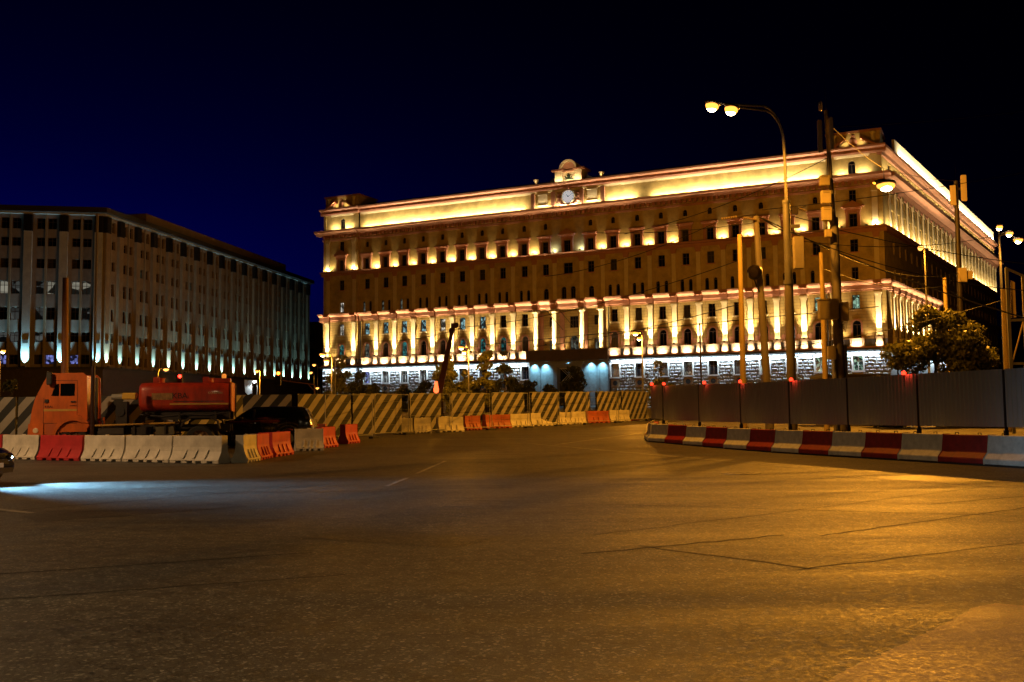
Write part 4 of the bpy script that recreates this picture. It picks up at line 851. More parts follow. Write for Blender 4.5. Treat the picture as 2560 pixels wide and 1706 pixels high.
TF = thing('mesh_fence', 'thin galvanised temporary mesh fence standing in front of the striped hoarding', 'fence')
fp = [(-8.9,47.0),(-6.9,49.6),(-5.6,53.9),(-3.5,56.6),(-1.3,59.2),(1.0,62.0),(2.95,64.6),(5.0,67.2),(7.4,70.4),(10.0,73.6),(12.2,77.0)]
for a, b in zip(fp[:-1], fp[1:]):
    a, b = Vector((*a,0)), Vector((*b,0)); L = (b-a).length; ang_ = math.atan2(b.y-a.y,b.x-a.x); c = (a+b)/2; z = gz(c.y)
    k = MB()
    for s in (-1,1): k.tube([(s*(L/2-0.1),0,0.05),(s*(L/2-0.1),0,2.2)], 0.021, 5)
    for zz in (0.2,2.18): k.tube([(-L/2+0.1,0,zz),(L/2-0.1,0,zz)], 0.019, 5)
    o = k.obj('frame', galv, TF, (c.x,c.y,z), ang_)
    w_ = MB()
    for zz in (0.6,1.0,1.4,1.8): w_.tube([(-L/2+0.1,0,zz),(L/2-0.1,0,zz)], 0.006, 3)
    w_.obj('wire', galv, o); MB().box(-0.35,0.35,-0.11,0.11,0.0,0.1).obj('foot_block', mat('rubber_foot_block',(0.02,0.02,0.02),0.8), TF, (a.x,a.y,gz(a.y)), ang_)

# ------------------------------------------------------------------ lamps
steel = mat('grey_steel', (0.20,0.19,0.175), 0.5, 0.3, var=0.3, vscale=2.0); concp = mat('weathered_concrete_pole', (0.22,0.19,0.15), 0.8, var=0.35, vscale=2.0, bump=0.2, bscale=14, stretch=(1,1,0.25))
ypole = mat('lamplit_yellow', (0.62,0.46,0.17), 0.5, var=0.3, vscale=1.6, stretch=(1,1,0.3)); darkp = mat('dark_pole_paint', (0.035,0.026,0.02), 0.55, var=0.3, vscale=2)  # yellow of the poles puts the lamplight into their base colour
sod_g = glow('sodium_lens', (1.0,0.36,0.05), 2.6); bulb_g = glow('sodium_bulb', (1.0,0.80,0.45), 40.0); wht_g = glow('white_lens', (0.9,0.97,1.0), 8.0); far_g = glow('sodium_lens_far', (1.0,0.42,0.08), 3.2)
def head(t, loc, d, s, power, lens=None, col=SODIUM, open_=False):
    """luminaire: cowl above, lens bowl below; d = unit arm direction in xy"""
    a = math.atan2(d[1], d[0]); k = MB(); k.ball((0,0,0.05*s), 0.34*s, 0.14*s, 0.09*s, 12, 6); o = k.obj('cowl', steel, t, loc, a, smooth=True)
    k = MB(); k.ball((0.04*s,0,-0.04*s), 0.26*s, 0.15*s, 0.13*s, 14, 8); l = k.obj('lens', lens or sod_g, t, loc, a, smooth=True)
    MB().ball((0.04*s,-0.02*s,-0.10*s), 0.17*s, 0.125*s, 0.11*s, 12, 8).obj('bulb', bulb_g if (lens is None or lens is sod_g) else lens, t, loc, a, smooth=True)
    if power and open_: point((loc[0], loc[1], loc[2]-0.32*s), power, col, t, 0.06)
    elif power: spot((loc[0], loc[1], loc[2]-0.32*s), (0,0,-1), power, col, 168, t, 0.35, 0.12, 'lamp_light')
def post_lamp(label, base, heads, power, pole_top, r=0.07, s=1.0, m_=None, lens=None, col=SODIUM, name='street_lamp', open_=False):
    bz = gz(base[1]); t = thing(name, label, 'street lamp', (base[0], base[1], bz), 0, 'lit street lamps'); m_ = m_ or steel
    ptx, pty, ptz = pole_top[0]-base[0], pole_top[1]-base[1], pole_top[2]-bz
    MB().cyl((0,0,0), (ptx,pty,ptz), r*1.25, r*0.75, 10).obj('pole', m_, t, smooth=True)
    for hx, hy, hz in heads:
        h = Vector((hx-base[0], hy-base[1], hz-bz)); top = Vector((ptx,pty,ptz)); mid = Vector((top.x+(h.x-top.x)*0.35, top.y+(h.y-top.y)*0.35, max(h.z,top.z)+0.25*s))
        pts = [top*(1-u)*(1-u)+mid*2*u*(1-u)+h*u*u for u in [i/8 for i in range(9)]]
        MB().tube(pts, 0.03*s, 6).obj('arm', m_, t, smooth=True); d = (h-top); d.z = 0; d = d.normalized() if d.length > 0.01 else Vector((-1,0,0)); head(t, tuple(h), d, s, power, lens, col, open_)
    return t
# tall mast with twin curved arms
t = thing('street_lamp', 'tall steel mast whose twin curved arms carry the two bright lamps against the sky', 'street lamp', (12.05,43.0,gz(43)), 0, 'lit street lamps')
z0 = gz(43.0); MB().cyl((0,0,0),(0,0,7.0-z0),0.20,0.185,18).obj('lower_pole', concp, t, smooth=True); MB().cyl((0,0,6.99-z0),(0,0,10.57-z0),0.165,0.155,18).obj('upper_pole', steel, t, smooth=True); MB().lathe([(0.215,6.9-z0),(0.215,7.1-z0)],n=18).obj('collar', steel, t)
MB().lathe([(0.17,10.45-z0),(0.18,10.5-z0),(0.18,10.6-z0)],n=18).obj('pole_cap', steel, t)
for hx, hy, hz, top, dy in ((9.22,40.5,13.95,14.3,-0.04),(8.575,41.2,14.32,14.6,0.06)):
    pts = [(0,dy,10.4-z0),(0,dy,12.4-z0),(-0.03,dy,13.1-z0)]; pts += [(-0.03-0.97*(1-math.cos(a)), dy+(hy-43-dy)*0.4*(1-math.cos(a)), 13.1-z0+(top-13.1)*math.sin(a)) for a in [R(15*i) for i in range(1,7)]]; pts.append((hx-12.05+0.3, hy-43.0, hz-z0+0.06))
    MB().tube(pts, 0.05, 8).obj('arm', steel, t, smooth=True); head(t, (hx-12.05,hy-43.0,hz-z0), (-0.75,-0.66), 1.4, 3400)
MB().box(0.2,0.62,-0.36,-0.02,7.55-z0,8.95-z0).obj('junction_box', mat('cream_metal_box',(0.42,0.36,0.26),0.5,var=0.2,vscale=2), t, bevel=0.02); MB().box(0.12,0.5,-0.25,-0.1,9.35-z0,9.5-z0).obj('bracket', steel, t)
# lamp hung on a span wire
HL = thing('hanging_lamp', 'brightest lamp of all, hung on a wire before the building\'s right corner', 'street lamp', (23.6,62.0,15.6), 0, 'lit street lamps')
head(HL, (0,0,0), (1,0), 2.3, 9000, open_=True); spot((0,0,-0.75), (-0.25,-0.5,-1), 23000, SODIUM, 150, HL, 0.6, 0.12, 'lamp_light'); MB().tube([(0,0,0.1),(0,0,1.0)], 0.03, 5).obj('hanger', steel, HL)
# three heads off to the right
post_lamp('lamp post with three glowing heads in a row at the right edge', (40.6,82.0), [(39.68,80.0,16.1),(40.44,80.0,15.57),(41.12,80.0,15.01)], 700, (40.6,82.0,15.6), 0.12, 1.6)
post_lamp('single lamp glowing before the building\'s dark flank', (44.6,106.5), [(43.6,105.0,18.56)], 3500, (44.6,106.5,18.4), 0.11, 1.9, lens=far_g, open_=True)
post_lamp('twin lamp just above the right-hand tree, by the flank\'s lower cornice', (42.2,98.5), [(41.25,98.0,11.35),(41.42,97.4,10.75)], 1800, (42.2,98.5,11.0), 0.1, 1.4, open_=True)
post_lamp('twin lamp on a slim pole before the building, right of the entrance', (12.44,95.0), [(11.88,95.0,8.94),(12.13,94.4,8.4)], 2000, (12.44,95.0,8.6), 0.075, 1.35, open_=True)
post_lamp('twin lamp on a slim pole between the trees left of the entrance', (-4.6,105.0), [(-5.33,105.0,8.38),(-5.0,104.4,7.87)], 2000, (-4.6,105.0,8.1), 0.075, 1.35, open_=True)
post_lamp('twin lamp at the floodlit building\'s left corner', (-19.95,110.0), [(-20.91,110.0,8.07),(-20.38,109.4,7.35)], 2000, (-19.95,110.0,7.6), 0.075, 1.4, open_=True)
post_lamp('small lamp with arched pole right above the truck\'s tank', (-35.6,100.0), [(-34.85,100.0,6.14)], 1000, (-35.6,100.0,5.8), 0.06, 1.1, lens=far_g, open_=True)
post_lamp('small lamp low before the far piers of the office block', (-27.9,110.0), [(-28.11,109.6,6.28)], 2600, (-27.9,110.0,6.2), 0.06, 1.1, lens=far_g, open_=True)
post_lamp('upper one of the three distant street lamps beyond the office block\'s far end', (-45.2,231.0), [(-45.75,230.0,12.84)], 0, (-45.2,231.0,12.6), 0.1, 2.0, lens=far_g)
post_lamp('middle one of the three distant street lamps beyond the office block\'s far end', (-45.6,229.0), [(-46.11,228.0,11.0)], 300, (-45.6,229.0,10.9), 0.1, 2.0, lens=far_g)
post_lamp('lowest of the three distant street lamps beyond the office block\'s far end', (-38.7,200.5), [(-39.12,200.0,6.7)], 0, (-38.7,200.5,6.6), 0.08, 1.5, lens=far_g)
post_lamp('twin orange lamp cut by the left edge before the office block', (-46.9,91.0), [(-46.1,90.0,7.49),(-46.53,89.5,7.2)], 500, (-46.9,91.0,7.3), 0.08, 1.3)
post_lamp('white lamp glowing beside the lit white sheet at the office block\'s foot', (-25.75,100.5), [(-25.87,100.0,4.84)], 120, (-25.75,100.5,4.8), 0.05, 1.0, lens=wht_g, col=COOL)
# street lamp standing behind the camera that lights the truck and barriers
post_lamp('street lamp standing outside the view left of the truck', (-22.2,26.0), [(-20.9,26.6,8.6)], 3600, (-22.2,26.0,8.3), 0.1, 1.3, col=(1.0,0.56,0.24))
post_lamp('street lamp standing outside the view behind the viewer', (1.0,-9.5), [(1.4,-8.0,10.0)], 6000, (1.0,-9.5,9.7), 0.1, 1.3, col=(1.0,0.74,0.38))

# ------------------------------------------------------------------ poles behind the grey fence
t = tag(MB().cyl((0,0,0),(0.0,0,9.47-gz(45)),0.145,0.10,16).obj('steel_pole', ypole, None, (10.43,45.0,gz(45)), smooth=True), 'plain yellowish round pole without a lamp, left of the lamp mast', 'pole')
t = thing('utility_pole', 'leaning brown concrete pole carrying a round floodlight housing and cross arms', 'pole', (12.1,47.0,gz(47)))
MB().cyl((0,0,0),(-0.40,0,10.7-gz(47)),0.20,0.13,14).obj('pole', concp, t, smooth=True)
k = MB(); k.lathe([(0.05,-0.34),(0.22,-0.32),(0.33,-0.15),(0.36,0.0),(0.36,0.12),(0.33,0.16),(0.05,0.17)], (0,0,0), 18, 'y'); o = link(k.mesh('floodlight_housing', mat('black_brown_metal',(0.02,0.013,0.008),0.4,0.4), smooth=True), 'floodlight_housing', t, (-0.62,-0.35,7.75)); o.rotation_euler = (R(10), 0, R(-25))
MB().tube([(-0.62,-0.3,7.4),(-0.5,-0.2,7.1),(-0.24,-0.05,6.7)], 0.035, 6).obj('floodlight_bracket', darkp, t)
MB().tube([(-0.4,0,10.6),(-2.1,-0.2,10.35)], 0.035, 6).obj('cross_arm', darkp, t); MB().tube([(-0.4,0,10.55),(1.0,0.0,9.7)], 0.03, 6).obj('strut', darkp, t)
ins = mat('insulator_ceramic', (0.22,0.16,0.09), 0.3)
def insul(p, q, parent, n=7):
    p, q = Vector(p), Vector(q); k = MB()
    for i in range(n):
        a = p+(q-p)*(i/n); b = p+(q-p)*((i+0.55)/n); k.cyl(a, b, 0.06, 0.06, 7)
    k.cyl(p, q, 0.025, 0.025, 5); return k.obj('insulator', ins, parent)
insul((-2.1,-0.2,10.35),(-1.3,-0.1,10.47),t); insul((-0.45,-0.2,10.3),(-1.1,-0.3,10.38),t)
tag(MB().cyl((0,0,0),(0,0,8.76-gz(46)),0.13,0.10,14).obj('steel_pole', ypole, None, (14.45,46.0,gz(46)), smooth=True), 'shorter yellow pole directly left of the antenna mast', 'pole')
t = thing('antenna_mast', 'concrete mast carrying panel antennas, a small dish and stacked equipment boxes', 'mast', (14.78,45.0,gz(45)))
zb_ = gz(45); box_m = mat('lamplit_equipment_box', (0.58,0.48,0.28), 0.5, var=0.15, vscale=3); antm = mat('antenna_shell', (0.55,0.46,0.34), 0.5)  # box yellow is lamplight worked into the base colour
MB().cyl((0.03,0,0),(-0.02,0,10.2-zb_),0.235,0.19,16).obj('pole', concp, t, smooth=True); MB().cyl((-0.02,0,10.15-zb_),(-0.22,0,15.2-zb_),0.10,0.09,12).obj('top_pole', concp, t, smooth=True)
k = MB()
for i in range(8):
    for s in (-1,1): k.box(s*0.26-0.03,s*0.26+0.03,-0.28,-0.2,0.4+i*0.45,0.75+i*0.45)
k.box(-0.3,-0.22,-0.27,0.1,0.2,4.2); k.box(0.22,0.3,-0.27,0.1,0.2,4.2); o = k.obj('climbing_frame', steel, t); o['kind'] = 'stuff'
for a, b, x, w_ in ((13.15,14.68,-0.62,0.11),(13.28,14.8,-0.09,0.09)):
    MB().box(x-w_,x+w_,-0.36,-0.22,a-zb_,b-zb_).obj('panel_antenna', antm, t, bevel=0.04); MB().box(x-0.03,x+0.03,-0.23,0.0,(a+b)/2-zb_-0.04,(a+b)/2-zb_+0.04).obj('antenna_bracket', darkp, t)
o = link(MB().lathe([(0.02,0.12),(0.2,0.1),(0.23,0.0),(0.2,-0.04),(0.02,-0.06)], n=16, axis='y').mesh('dish', antm, smooth=True), 'dish', t, (-0.5,-0.2,15.35-zb_), R(70)); MB().tube([(-0.2,0,15.1-zb_),(-0.22,0,16.4-zb_)], 0.01, 4).obj('lightning_rod', darkp, t)
for a, b, x in ((11.62,12.08,-0.5),(10.79,11.38,-0.46),(10.0,10.62,-0.45)):
    o = MB().box(x-0.22,x+0.22,-0.45,-0.2,a-zb_,b-zb_).obj('equipment_box', box_m, t, bevel=0.02); 
    for q in (0.3,0.42): MB().box(x-0.14,x+0.14,-0.456,-0.45,a-zb_+(b-a)*(0.5+q),a-zb_+(b-a)*(0.5+q)+0.015).obj('vent_slot', darkp, o)
MB().box(-0.55,-0.25,-0.42,-0.2,9.25-zb_,9.6-zb_).obj('equipment_box', box_m, t, bevel=0.02)
MB().box(-0.98,-0.12,-0.62,-0.24,5.5-zb_,6.36-zb_).obj('equipment_cabinet', box_m, t, bevel=0.03); MB().box(-1.0,-0.1,-0.64,-0.22,6.36-zb_,6.42-zb_).obj('cabinet_lid', box_m, t)
MB().box(0.06,0.36,-0.5,-0.2,5.42-zb_,6.28-zb_).obj('equipment_cabinet', box_m, t, bevel=0.03); MB().box(-0.6,-0.25,-0.45,-0.2,3.7-zb_,4.3-zb_).obj('equipment_box', box_m, t, bevel=0.02)
for i in range(5): MB().tube([(-0.05+i*0.05,-0.25,5.5-zb_),(0.0+i*0.06,-0.3,5.1-zb_-0.04*i),(0.15+i*0.05,-0.25,5.4-zb_)], 0.015, 5).obj('cable_loop', darkp, t)
MB().tube([(-0.3,-0.1,12-zb_),(-0.26,-0.16,13-zb_),(-0.4,-0.1,13.2-zb_)], 0.02, 5).obj('feeder_cable', darkp, t)
t = thing('antenna_mast', 'dark mast with two tall panel antennas in front of the flank\'s glowing roof band', 'mast', (31.75,70.0,gz(70)))
zb_ = gz(70); MB().cyl((-0.1,0,0),(0.0,0,17.6-zb_),0.26,0.14,14).obj('pole', darkp, t, smooth=True)
for x, a, b in ((-0.33,15.8,17.25),(0.45,16.1,17.97)): MB().box(x-0.2,x+0.2,-0.3,-0.12,a-zb_,b-zb_).obj('panel_antenna', antm, t, bevel=0.04); MB().box(min(x,0),max(x,0),-0.13,0.0,(a+b)/2-zb_-0.05,(a+b)/2-zb_+0.05).obj('antenna_bracket', darkp, t)
MB().box(-0.25,0.3,-0.5,-0.2,10.3-zb_,11.3-zb_).obj('equipment_box', box_m, t, bevel=0.02); MB().box(0.4,0.75,-0.4,-0.15,10.5-zb_,11.1-zb_).obj('equipment_box', box_m, t, bevel=0.02); MB().tube([(0,0,17.5-zb_),(0,0,19-zb_)],0.012,4).obj('lightning_rod', darkp, t)
tag(MB().cyl((0,0,0),(-0.03,0,10.13-gz(66)),0.16,0.13,12).obj('steel_pole', ypole, None, (28.95,66.0,gz(66)), smooth=True), 'pole rising from the right-hand tree below the dark antenna mast', 'pole')
tag(MB().cyl((0,0,0),(0.02,0,7.46-gz(50)),0.14,0.13,12).obj('steel_pole', ypole, None, (24.85,50.0,gz(50)), smooth=True), 'stout yellow pole right of the tree, beside the steel lattice frame', 'pole')
t = thing('lattice_frame', 'upright steel lattice billboard frame at the right edge beside the tree', 'billboard frame', (24.05,48.0,gz(48)), R(-12)); z0 = gz(48); k = MB()
for x, h in ((0.0,8.24),(0.72,7.84)): MB().box(x-0.07,x+0.07,-0.07,0.07,0,h-z0).obj('upright', steel, t)
for zz in (1.2,3.3,5.4): MB().box(0.07,0.65,-0.05,0.05,zz,zz+0.12).obj('crossbar', steel, t)
o = MB().prism([(-0.02,8.15-z0),(0.74,7.75-z0),(0.74,7.87-z0),(-0.02,8.27-z0)], -0.05, 0.05, 'y').obj('top_bar', steel, t); MB().prism([(0.12,5.6),(0.36,5.6),(0.36,7.3),(0.2,7.4)], 0.06, 0.1, 'y').obj('torn_sheet', ypole, t)
for a, b in ((1.3,3.3),(3.4,5.4)): MB().tube([(0.07,0,a),(0.65,0,b)], 0.035, 5).obj('diagonal', ypole, t)
tag(MB().cyl((0,0,0),(-0.03,0,8.32-gz(78)),0.075,0.055,10).obj('steel_pole', darkp, None, (14.8,78.0,gz(78)), smooth=True), 'thin dark pole between the slim lamp post and the yellow pole', 'pole')
tag(MB().cyl((0,0,0),(0.0,0,7.1-gz(100)),0.10,0.08,10).obj('steel_pole', steel, None, (-17.85,100.0,gz(100)), smooth=True), 'grey post beside the twin lamp at the building\'s left corner', 'pole')
tag(MB().cyl((0,0,0),(-0.08,0,7.05-gz(39.7)),0.16,0.11,12).obj('steel_pole', mat('rust_brown_pole',(0.24,0.10,0.04),0.6,var=0.3,vscale=2), None, (-17.85,39.75,gz(39.7)), smooth=True), 'rust-brown pole rising behind the truck\'s cab', 'pole')
tag(MB().cyl((0,0,0),(0.0,0,3.25),0.075,0.07,12).obj('steel_pole', mat('black_red_pole',(0.03,0.012,0.01),0.35,var=0.3,vscale=3), None, (-14.85,35.25,0.0), smooth=True), 'dark pole standing in the gap between the truck\'s cab and tank', 'pole')
# traffic lights
red_s = glow('red_signal', (1.0,0.02,0.01), 14.0); amb_s = glow('orange_signal', (1.0,0.2,0.02), 8.0)
def signal(t, loc, m_):
    o = MB().box(-0.17,0.17,-0.12,0.12,-0.55,0.55).obj('signal_head', darkp, t, loc); 
    for i, z in enumerate((0.36,0.0,-0.36)): MB().lathe([(0.13,-0.135),(0.13,-0.125)], (0,0,z), 14, 'y').obj('signal_lens', m_ if i == 0 else blk, o)
t = thing('traffic_light', 'traffic light showing red, above the truck\'s tank', 'traffic light', (-25.0,75.0,gz(75)), 0, 'traffic lights'); MB().cyl((0,0,0),(0,0,3.9-gz(75)),0.07,0.06,8).obj('pole', darkp, t); signal(t, (0,-0.05,4.05-gz(75)), red_s); point((0,-0.5,4.4-gz(75)), 3, (1,0.05,0.02), t)
t = thing('traffic_light', 'traffic light on a long gantry arm below the office block\'s far piers', 'traffic light', (-14.9,75.0,gz(75)), 0, 'traffic lights'); z0 = gz(75); orangep = mat('rust_orange_arm',(0.45,0.22,0.10),0.5)
MB().cyl((0,0,0),(0,0,3.66-z0),0.06,0.05,8).obj('pole', orangep, t); MB().tube([(0,0,3.62-z0),(-0.12,0,3.7-z0),(-2.4,0,4.02-z0)],0.045,6).obj('arm', orangep, t); MB().tube([(0,0,3.2-z0),(-0.5,0,3.74-z0)],0.025,5).obj('strut', orangep, t); signal(t, (-2.7,-0.05,4.2-z0), amb_s)
t = thing('lit_sheet', 'white lit sheet hanging at the office block\'s foot beside the white lamp', 'banner', (-27.0,100.2,0)); MB().prism([(0,5.0),(0.8,4.95),(0.78,3.6),(0.4,3.45),(0.15,3.7)], -0.02, 0.02, 'y').obj('sheet', mat('white_sheet',(0.7,0.72,0.7),0.8,var=0.3,vscale=2), t); MB().cyl((0.85,0,gz(100)),(0.85,0,5.1),0.03,0.03,6).obj('post', darkp, t)
# crane boom with its signal flag, site cabin
t = thing('crane_boom', 'dark telescopic crane boom rising steeply before the building', 'crane', (-6.7,85.0,gz(85))); z0 = gz(85)
MB().obox((0,0),0.9,1.6,0.5,1.5,0).obj('superstructure', darkp, t); MB().obox((0,0),1.1,3.2,0.25,0.5,0).obj('outrigger_base', darkp, t)
def beam(p, q, w0, w1, nm, m_):
    p, q = Vector(p), Vector(q); d = (q-p).normalized(); a = d.cross(Vector((0,1,0))).normalized(); b = a.cross(d); vs = []
    for c, w_ in ((p,w0),(q,w1)):
        for s, r_ in ((-1,-1),(1,-1),(1,1),(-1,1)): vs.append(c+a*s*w_+b*r_*w_)
    return MB().add(vs, [(0,3,2,1),(4,5,6,7),(0,1,5,4),(1,2,6,5),(2,3,7,6),(3,0,4,7)]).obj(nm, m_, t)
bm_ = mat('dark_crane_paint', (0.07,0.035,0.022), 0.5); b0, b1 = Vector((0.25,0,1.2)), Vector((1.66,0,7.9))
beam(b0, b0+(b1-b0)*0.55, 0.24, 0.24, 'boom_section', bm_); beam(b0+(b1-b0)*0.5, b0+(b1-b0)*0.8, 0.19, 0.19, 'boom_section', bm_); beam(b0+(b1-b0)*0.78, b1, 0.15, 0.15, 'boom_section', bm_)
MB().box(1.5,2.0,-0.2,0.2,7.75,8.15).obj('boom_head', bm_, t); MB().lathe([(0.2,-0.08),(0.2,0.08)], (1.95,0,8.0), 12, 'y').obj('sheave', bm_, t); MB().lathe([(0.22,-0.1),(0.22,0.1)], (1.5,0,7.55), 10, 'y').obj('sheave', bm_, t); MB().tube([(2.1,0,7.9),(2.1,0,6.9)],0.02,4).obj('hoist_cable', darkp, t)
t = thing('warning_lamp', 'orange-red lamp glowing low at the crane boom\'s foot', 'lamp', (-6.35,83.0,gz(83)), 0, 'red warning lamps'); MB().cyl((0,0,0),(0,0,2.2),0.03,0.03,6).obj('post', darkp, t); MB().lathe([(0.05,2.2),(0.2,2.3),(0.22,2.55),(0.16,2.8),(0.12,3.15),(0.05,3.2)], n=10).obj('lens', glow('orange_red_glass',(1.0,0.12,0.03),3.0), t, smooth=True); point((0,-0.5,2.7),25,(1,0.15,0.04),t)
t = thing('site_cabin', 'low site cabin with a dark flat roof just above the grey fence', 'cabin', (20.6,61.0,gz(61))); z0 = gz(61); cab = mat('pale_ribbed_panel',(0.42,0.36,0.30),0.6,var=0.15,vscale=2)
MB().box(-1.8,1.8,-1.0,1.0,0,3.35-z0).obj('wall', cab, t); MB().box(-1.95,1.95,-1.2,1.2,3.35-z0,3.55-z0).obj('roof', darkp, t)
for i in range(11): MB().box(-1.7+i*0.33,-1.62+i*0.33,-1.03,-1.0,0.2,3.3-z0).obj('wall_rib', cab, t)
MB().box(0.2,1.2,-1.04,-1.0,1.1,2.2).obj('window', glass, t)
# ------------------------------------------------------------------ overhead wires
wm_ = mat('wire_black', (0.008,0.007,0.006), 0.7)
def wire(p, q, sag, r, label, n=14):
    pts = [tuple(Vector(p).lerp(Vector(q), i/n) - Vector((0,0,4*sag*(i/n)*(1-i/n)))) for i in range(n+1)]
    return tag(MB().tube(pts, r, 4).obj('overhead_wire', wm_, None, smooth=True), label, 'wire', 'overhead wires')
wire((12.0,47.0,10.6),(30.0,34.0,2.0),1.2,0.03,'thick black cable slanting down across the masts to the right')
wire((12.0,43.0,9.4),(31.75,70.0,11.0),1.0,0.016,'sagging wire from the lamp mast towards the dark antenna mast')
wire((12.1,42.9,9.2),(27.0,44.0,6.6),0.9,0.02,'twisted cable drooping right from the lamp mast')
wire((10.43,45.0,8.3),(-3.0,62.0,6.8),0.5,0.018,'thin wire running left from the upper part of the yellow pole')
wire((10.43,45.0,6.3),(1.6,75.0,6.4),0.3,0.018,'thin wire running left from the middle of the yellow pole')
wire((9.8,46.8,10.4),(2.0,58.0,9.4),0.4,0.018,'thin wire from the leaning pole\'s cross arm past the clock')
wire((14.4,46.0,10.2),(12.05,43.0,10.0),0.05,0.02,'short wire between lamp mast and antenna mast'); wire((14.6,45.0,13.0),(6.0,52.0,10.8),0.4,0.018,'thin wire rising right to the antenna mast')
wire((14.6,45.0,14.4),(40.0,52.0,19.5),0.6,0.016,'high wire crossing the dark sky towards the upper right'); wire((12.0,47.0,11.0),(40.0,50.0,16.5),0.6,0.018,'wire crossing the flank\'s roof band towards the right edge')
wire((14.65,45.0,14.6),(23.6,62.0,16.6),0.15,0.02,'span wire holding the brightest hanging lamp'); wire((23.6,62.0,16.6),(31.75,70.0,17.6),0.15,0.02,'span wire leading from the hanging lamp on to the dark antenna mast')
wire((14.5,46.0,8.0),(28.95,66.0,9.6),0.5,0.02,'wire from the shorter yellow pole to the pole in the tree'); wire((24.87,50.0,6.9),(15.0,62.0,5.2),0.4,0.02,'wire from the stout yellow pole dipping behind the tree')
wire((28.95,66.0,9.4),(46.0,90.0,10.0),0.4,0.02,'wire running right from the pole in the tree'); wire((16.3,44.0,6.0),(-2.0,64.0,5.8),0.0,0.02,'taut horizontal wire across the lower windows behind the poles')
wire((11.7,47.0,10.4),(4.0,52.0,10.9),0.2,0.016,'thin wire from the leaning pole\'s top passing left of the yellow pole'); wire((12.0,43.0,8.9),(26.0,52.0,10.6),0.5,0.016,'wire rising right from the lamp mast\'s bracket')
wire((11.7,47.0,10.2),(14.55,45.0,9.6),0.1,0.02,'short slack wire from the leaning pole to the antenna mast'); wire((14.7,45.0,9.7),(33.0,48.0,7.8),0.5,0.02,'wire drooping right from the antenna mast below its boxes'); wire((-3.0,62.0,6.8),(-12.0,80.0,7.4),0.4,0.016,'thin wire continuing left before the pilasters')
t = thing('wire_fitting', 'bundle of black clamps where wires meet beside the lamp mast', 'wire fitting', (12.42,43.0,10.1)); MB().box(-0.12,0.12,-0.1,0.1,-0.12,0.2).obj('clamp', darkp, t); MB().tube([(-0.2,0,0.05),(0.5,0,0.25)],0.03,5).obj('arm', darkp, t); insul((0.2,0,0.12),(0.55,0,0.0),t,5)
t = thing('trolley_wire_junction', 'cluster of insulators on wires before the entrance columns', 'wire fitting', (2.6,60.0,7.0)); insul((-1.6,0,0.55),(-0.5,0,0.6),t); insul((0.1,0,0.6),(1.2,0,0.62),t); MB().tube([(-1.9,0,0.54),(1.5,0,0.63)],0.02,5).obj('crossbar', darkp, t); MB().tube([(-0.5,0,0.6),(0.5,0,-0.6)],0.018,4).obj('hanger', darkp, t); MB().tube([(0.3,0,0.6),(1.2,0,-0.5)],0.018,4).obj('hanger', darkp, t)
# ------------------------------------------------------------------ vehicles
tyre_m = mat('tyre_rubber', (0.012,0.012,0.012), 0.8, bump=0.2, bscale=40); rim_m = mat('alloy_rim', (0.35,0.35,0.36), 0.3, 0.9); chrome = mat('chrome_trim', (0.6,0.6,0.62), 0.12, 1.0); blackp = mat('black_plastic', (0.014,0.014,0.015), 0.5)
cglass = mat('tinted_car_glass', (0.004,0.005,0.006), 0.03, spec=0.8)
def wheel_meshes(r, w, spokes=10, rm=None, key='car'):
    ty = MB().lathe([(r*0.66,-w/2),(r*0.93,-w/2),(r,-w*0.36),(r,w*0.36),(r*0.93,w/2),(r*0.66,w/2)], n=32, axis='y', cap=False).mesh('tyre', tyre_m, smooth=True)
    k = MB().lathe([(r*0.67,-w*0.48),(r*0.69,-w*0.42),(r*0.6,-w*0.30),(r*0.6,w*0.4)], n=32, axis='y', cap=False)
    for i in range(spokes):
        a = 2*math.pi*i/spokes; ca, sa = math.cos(a), math.sin(a); vs = []
        for yy in (-w*0.40,-w*0.30):
            for rr, hw in ((r*0.1,r*0.05),(r*0.63,r*0.035)):
                for s in (-1,1): vs.append((rr*ca-s*hw*sa, yy, rr*sa+s*hw*ca))
        k.add(vs, [(0,1,3,2),(4,6,7,5),(0,2,6,4),(1,5,7,3),(2,3,7,6)])
    k.lathe([(r*0.16,-w*0.44),(r*0.16,-w*0.25)], n=12, axis='y'); k.lathe([(r*0.6,-w*0.18),(r*0.02,-w*0.17)], n=20, axis='y')
    return ty, k.mesh('rim', rm or rim_m, smooth=True)
def sstep(a, b, x): t = max(0, min(1, (x-a)/(b-a))); return t*t*(3-2*t)
def interp(tab, x):
    for (x0,v0),(x1,v1) in zip(tab[:-1], tab[1:]):
        if x <= x1: return v0+(v1-v0)*sstep(x0, x1, x) if x > x0 else v0
    return tab[-1][1]
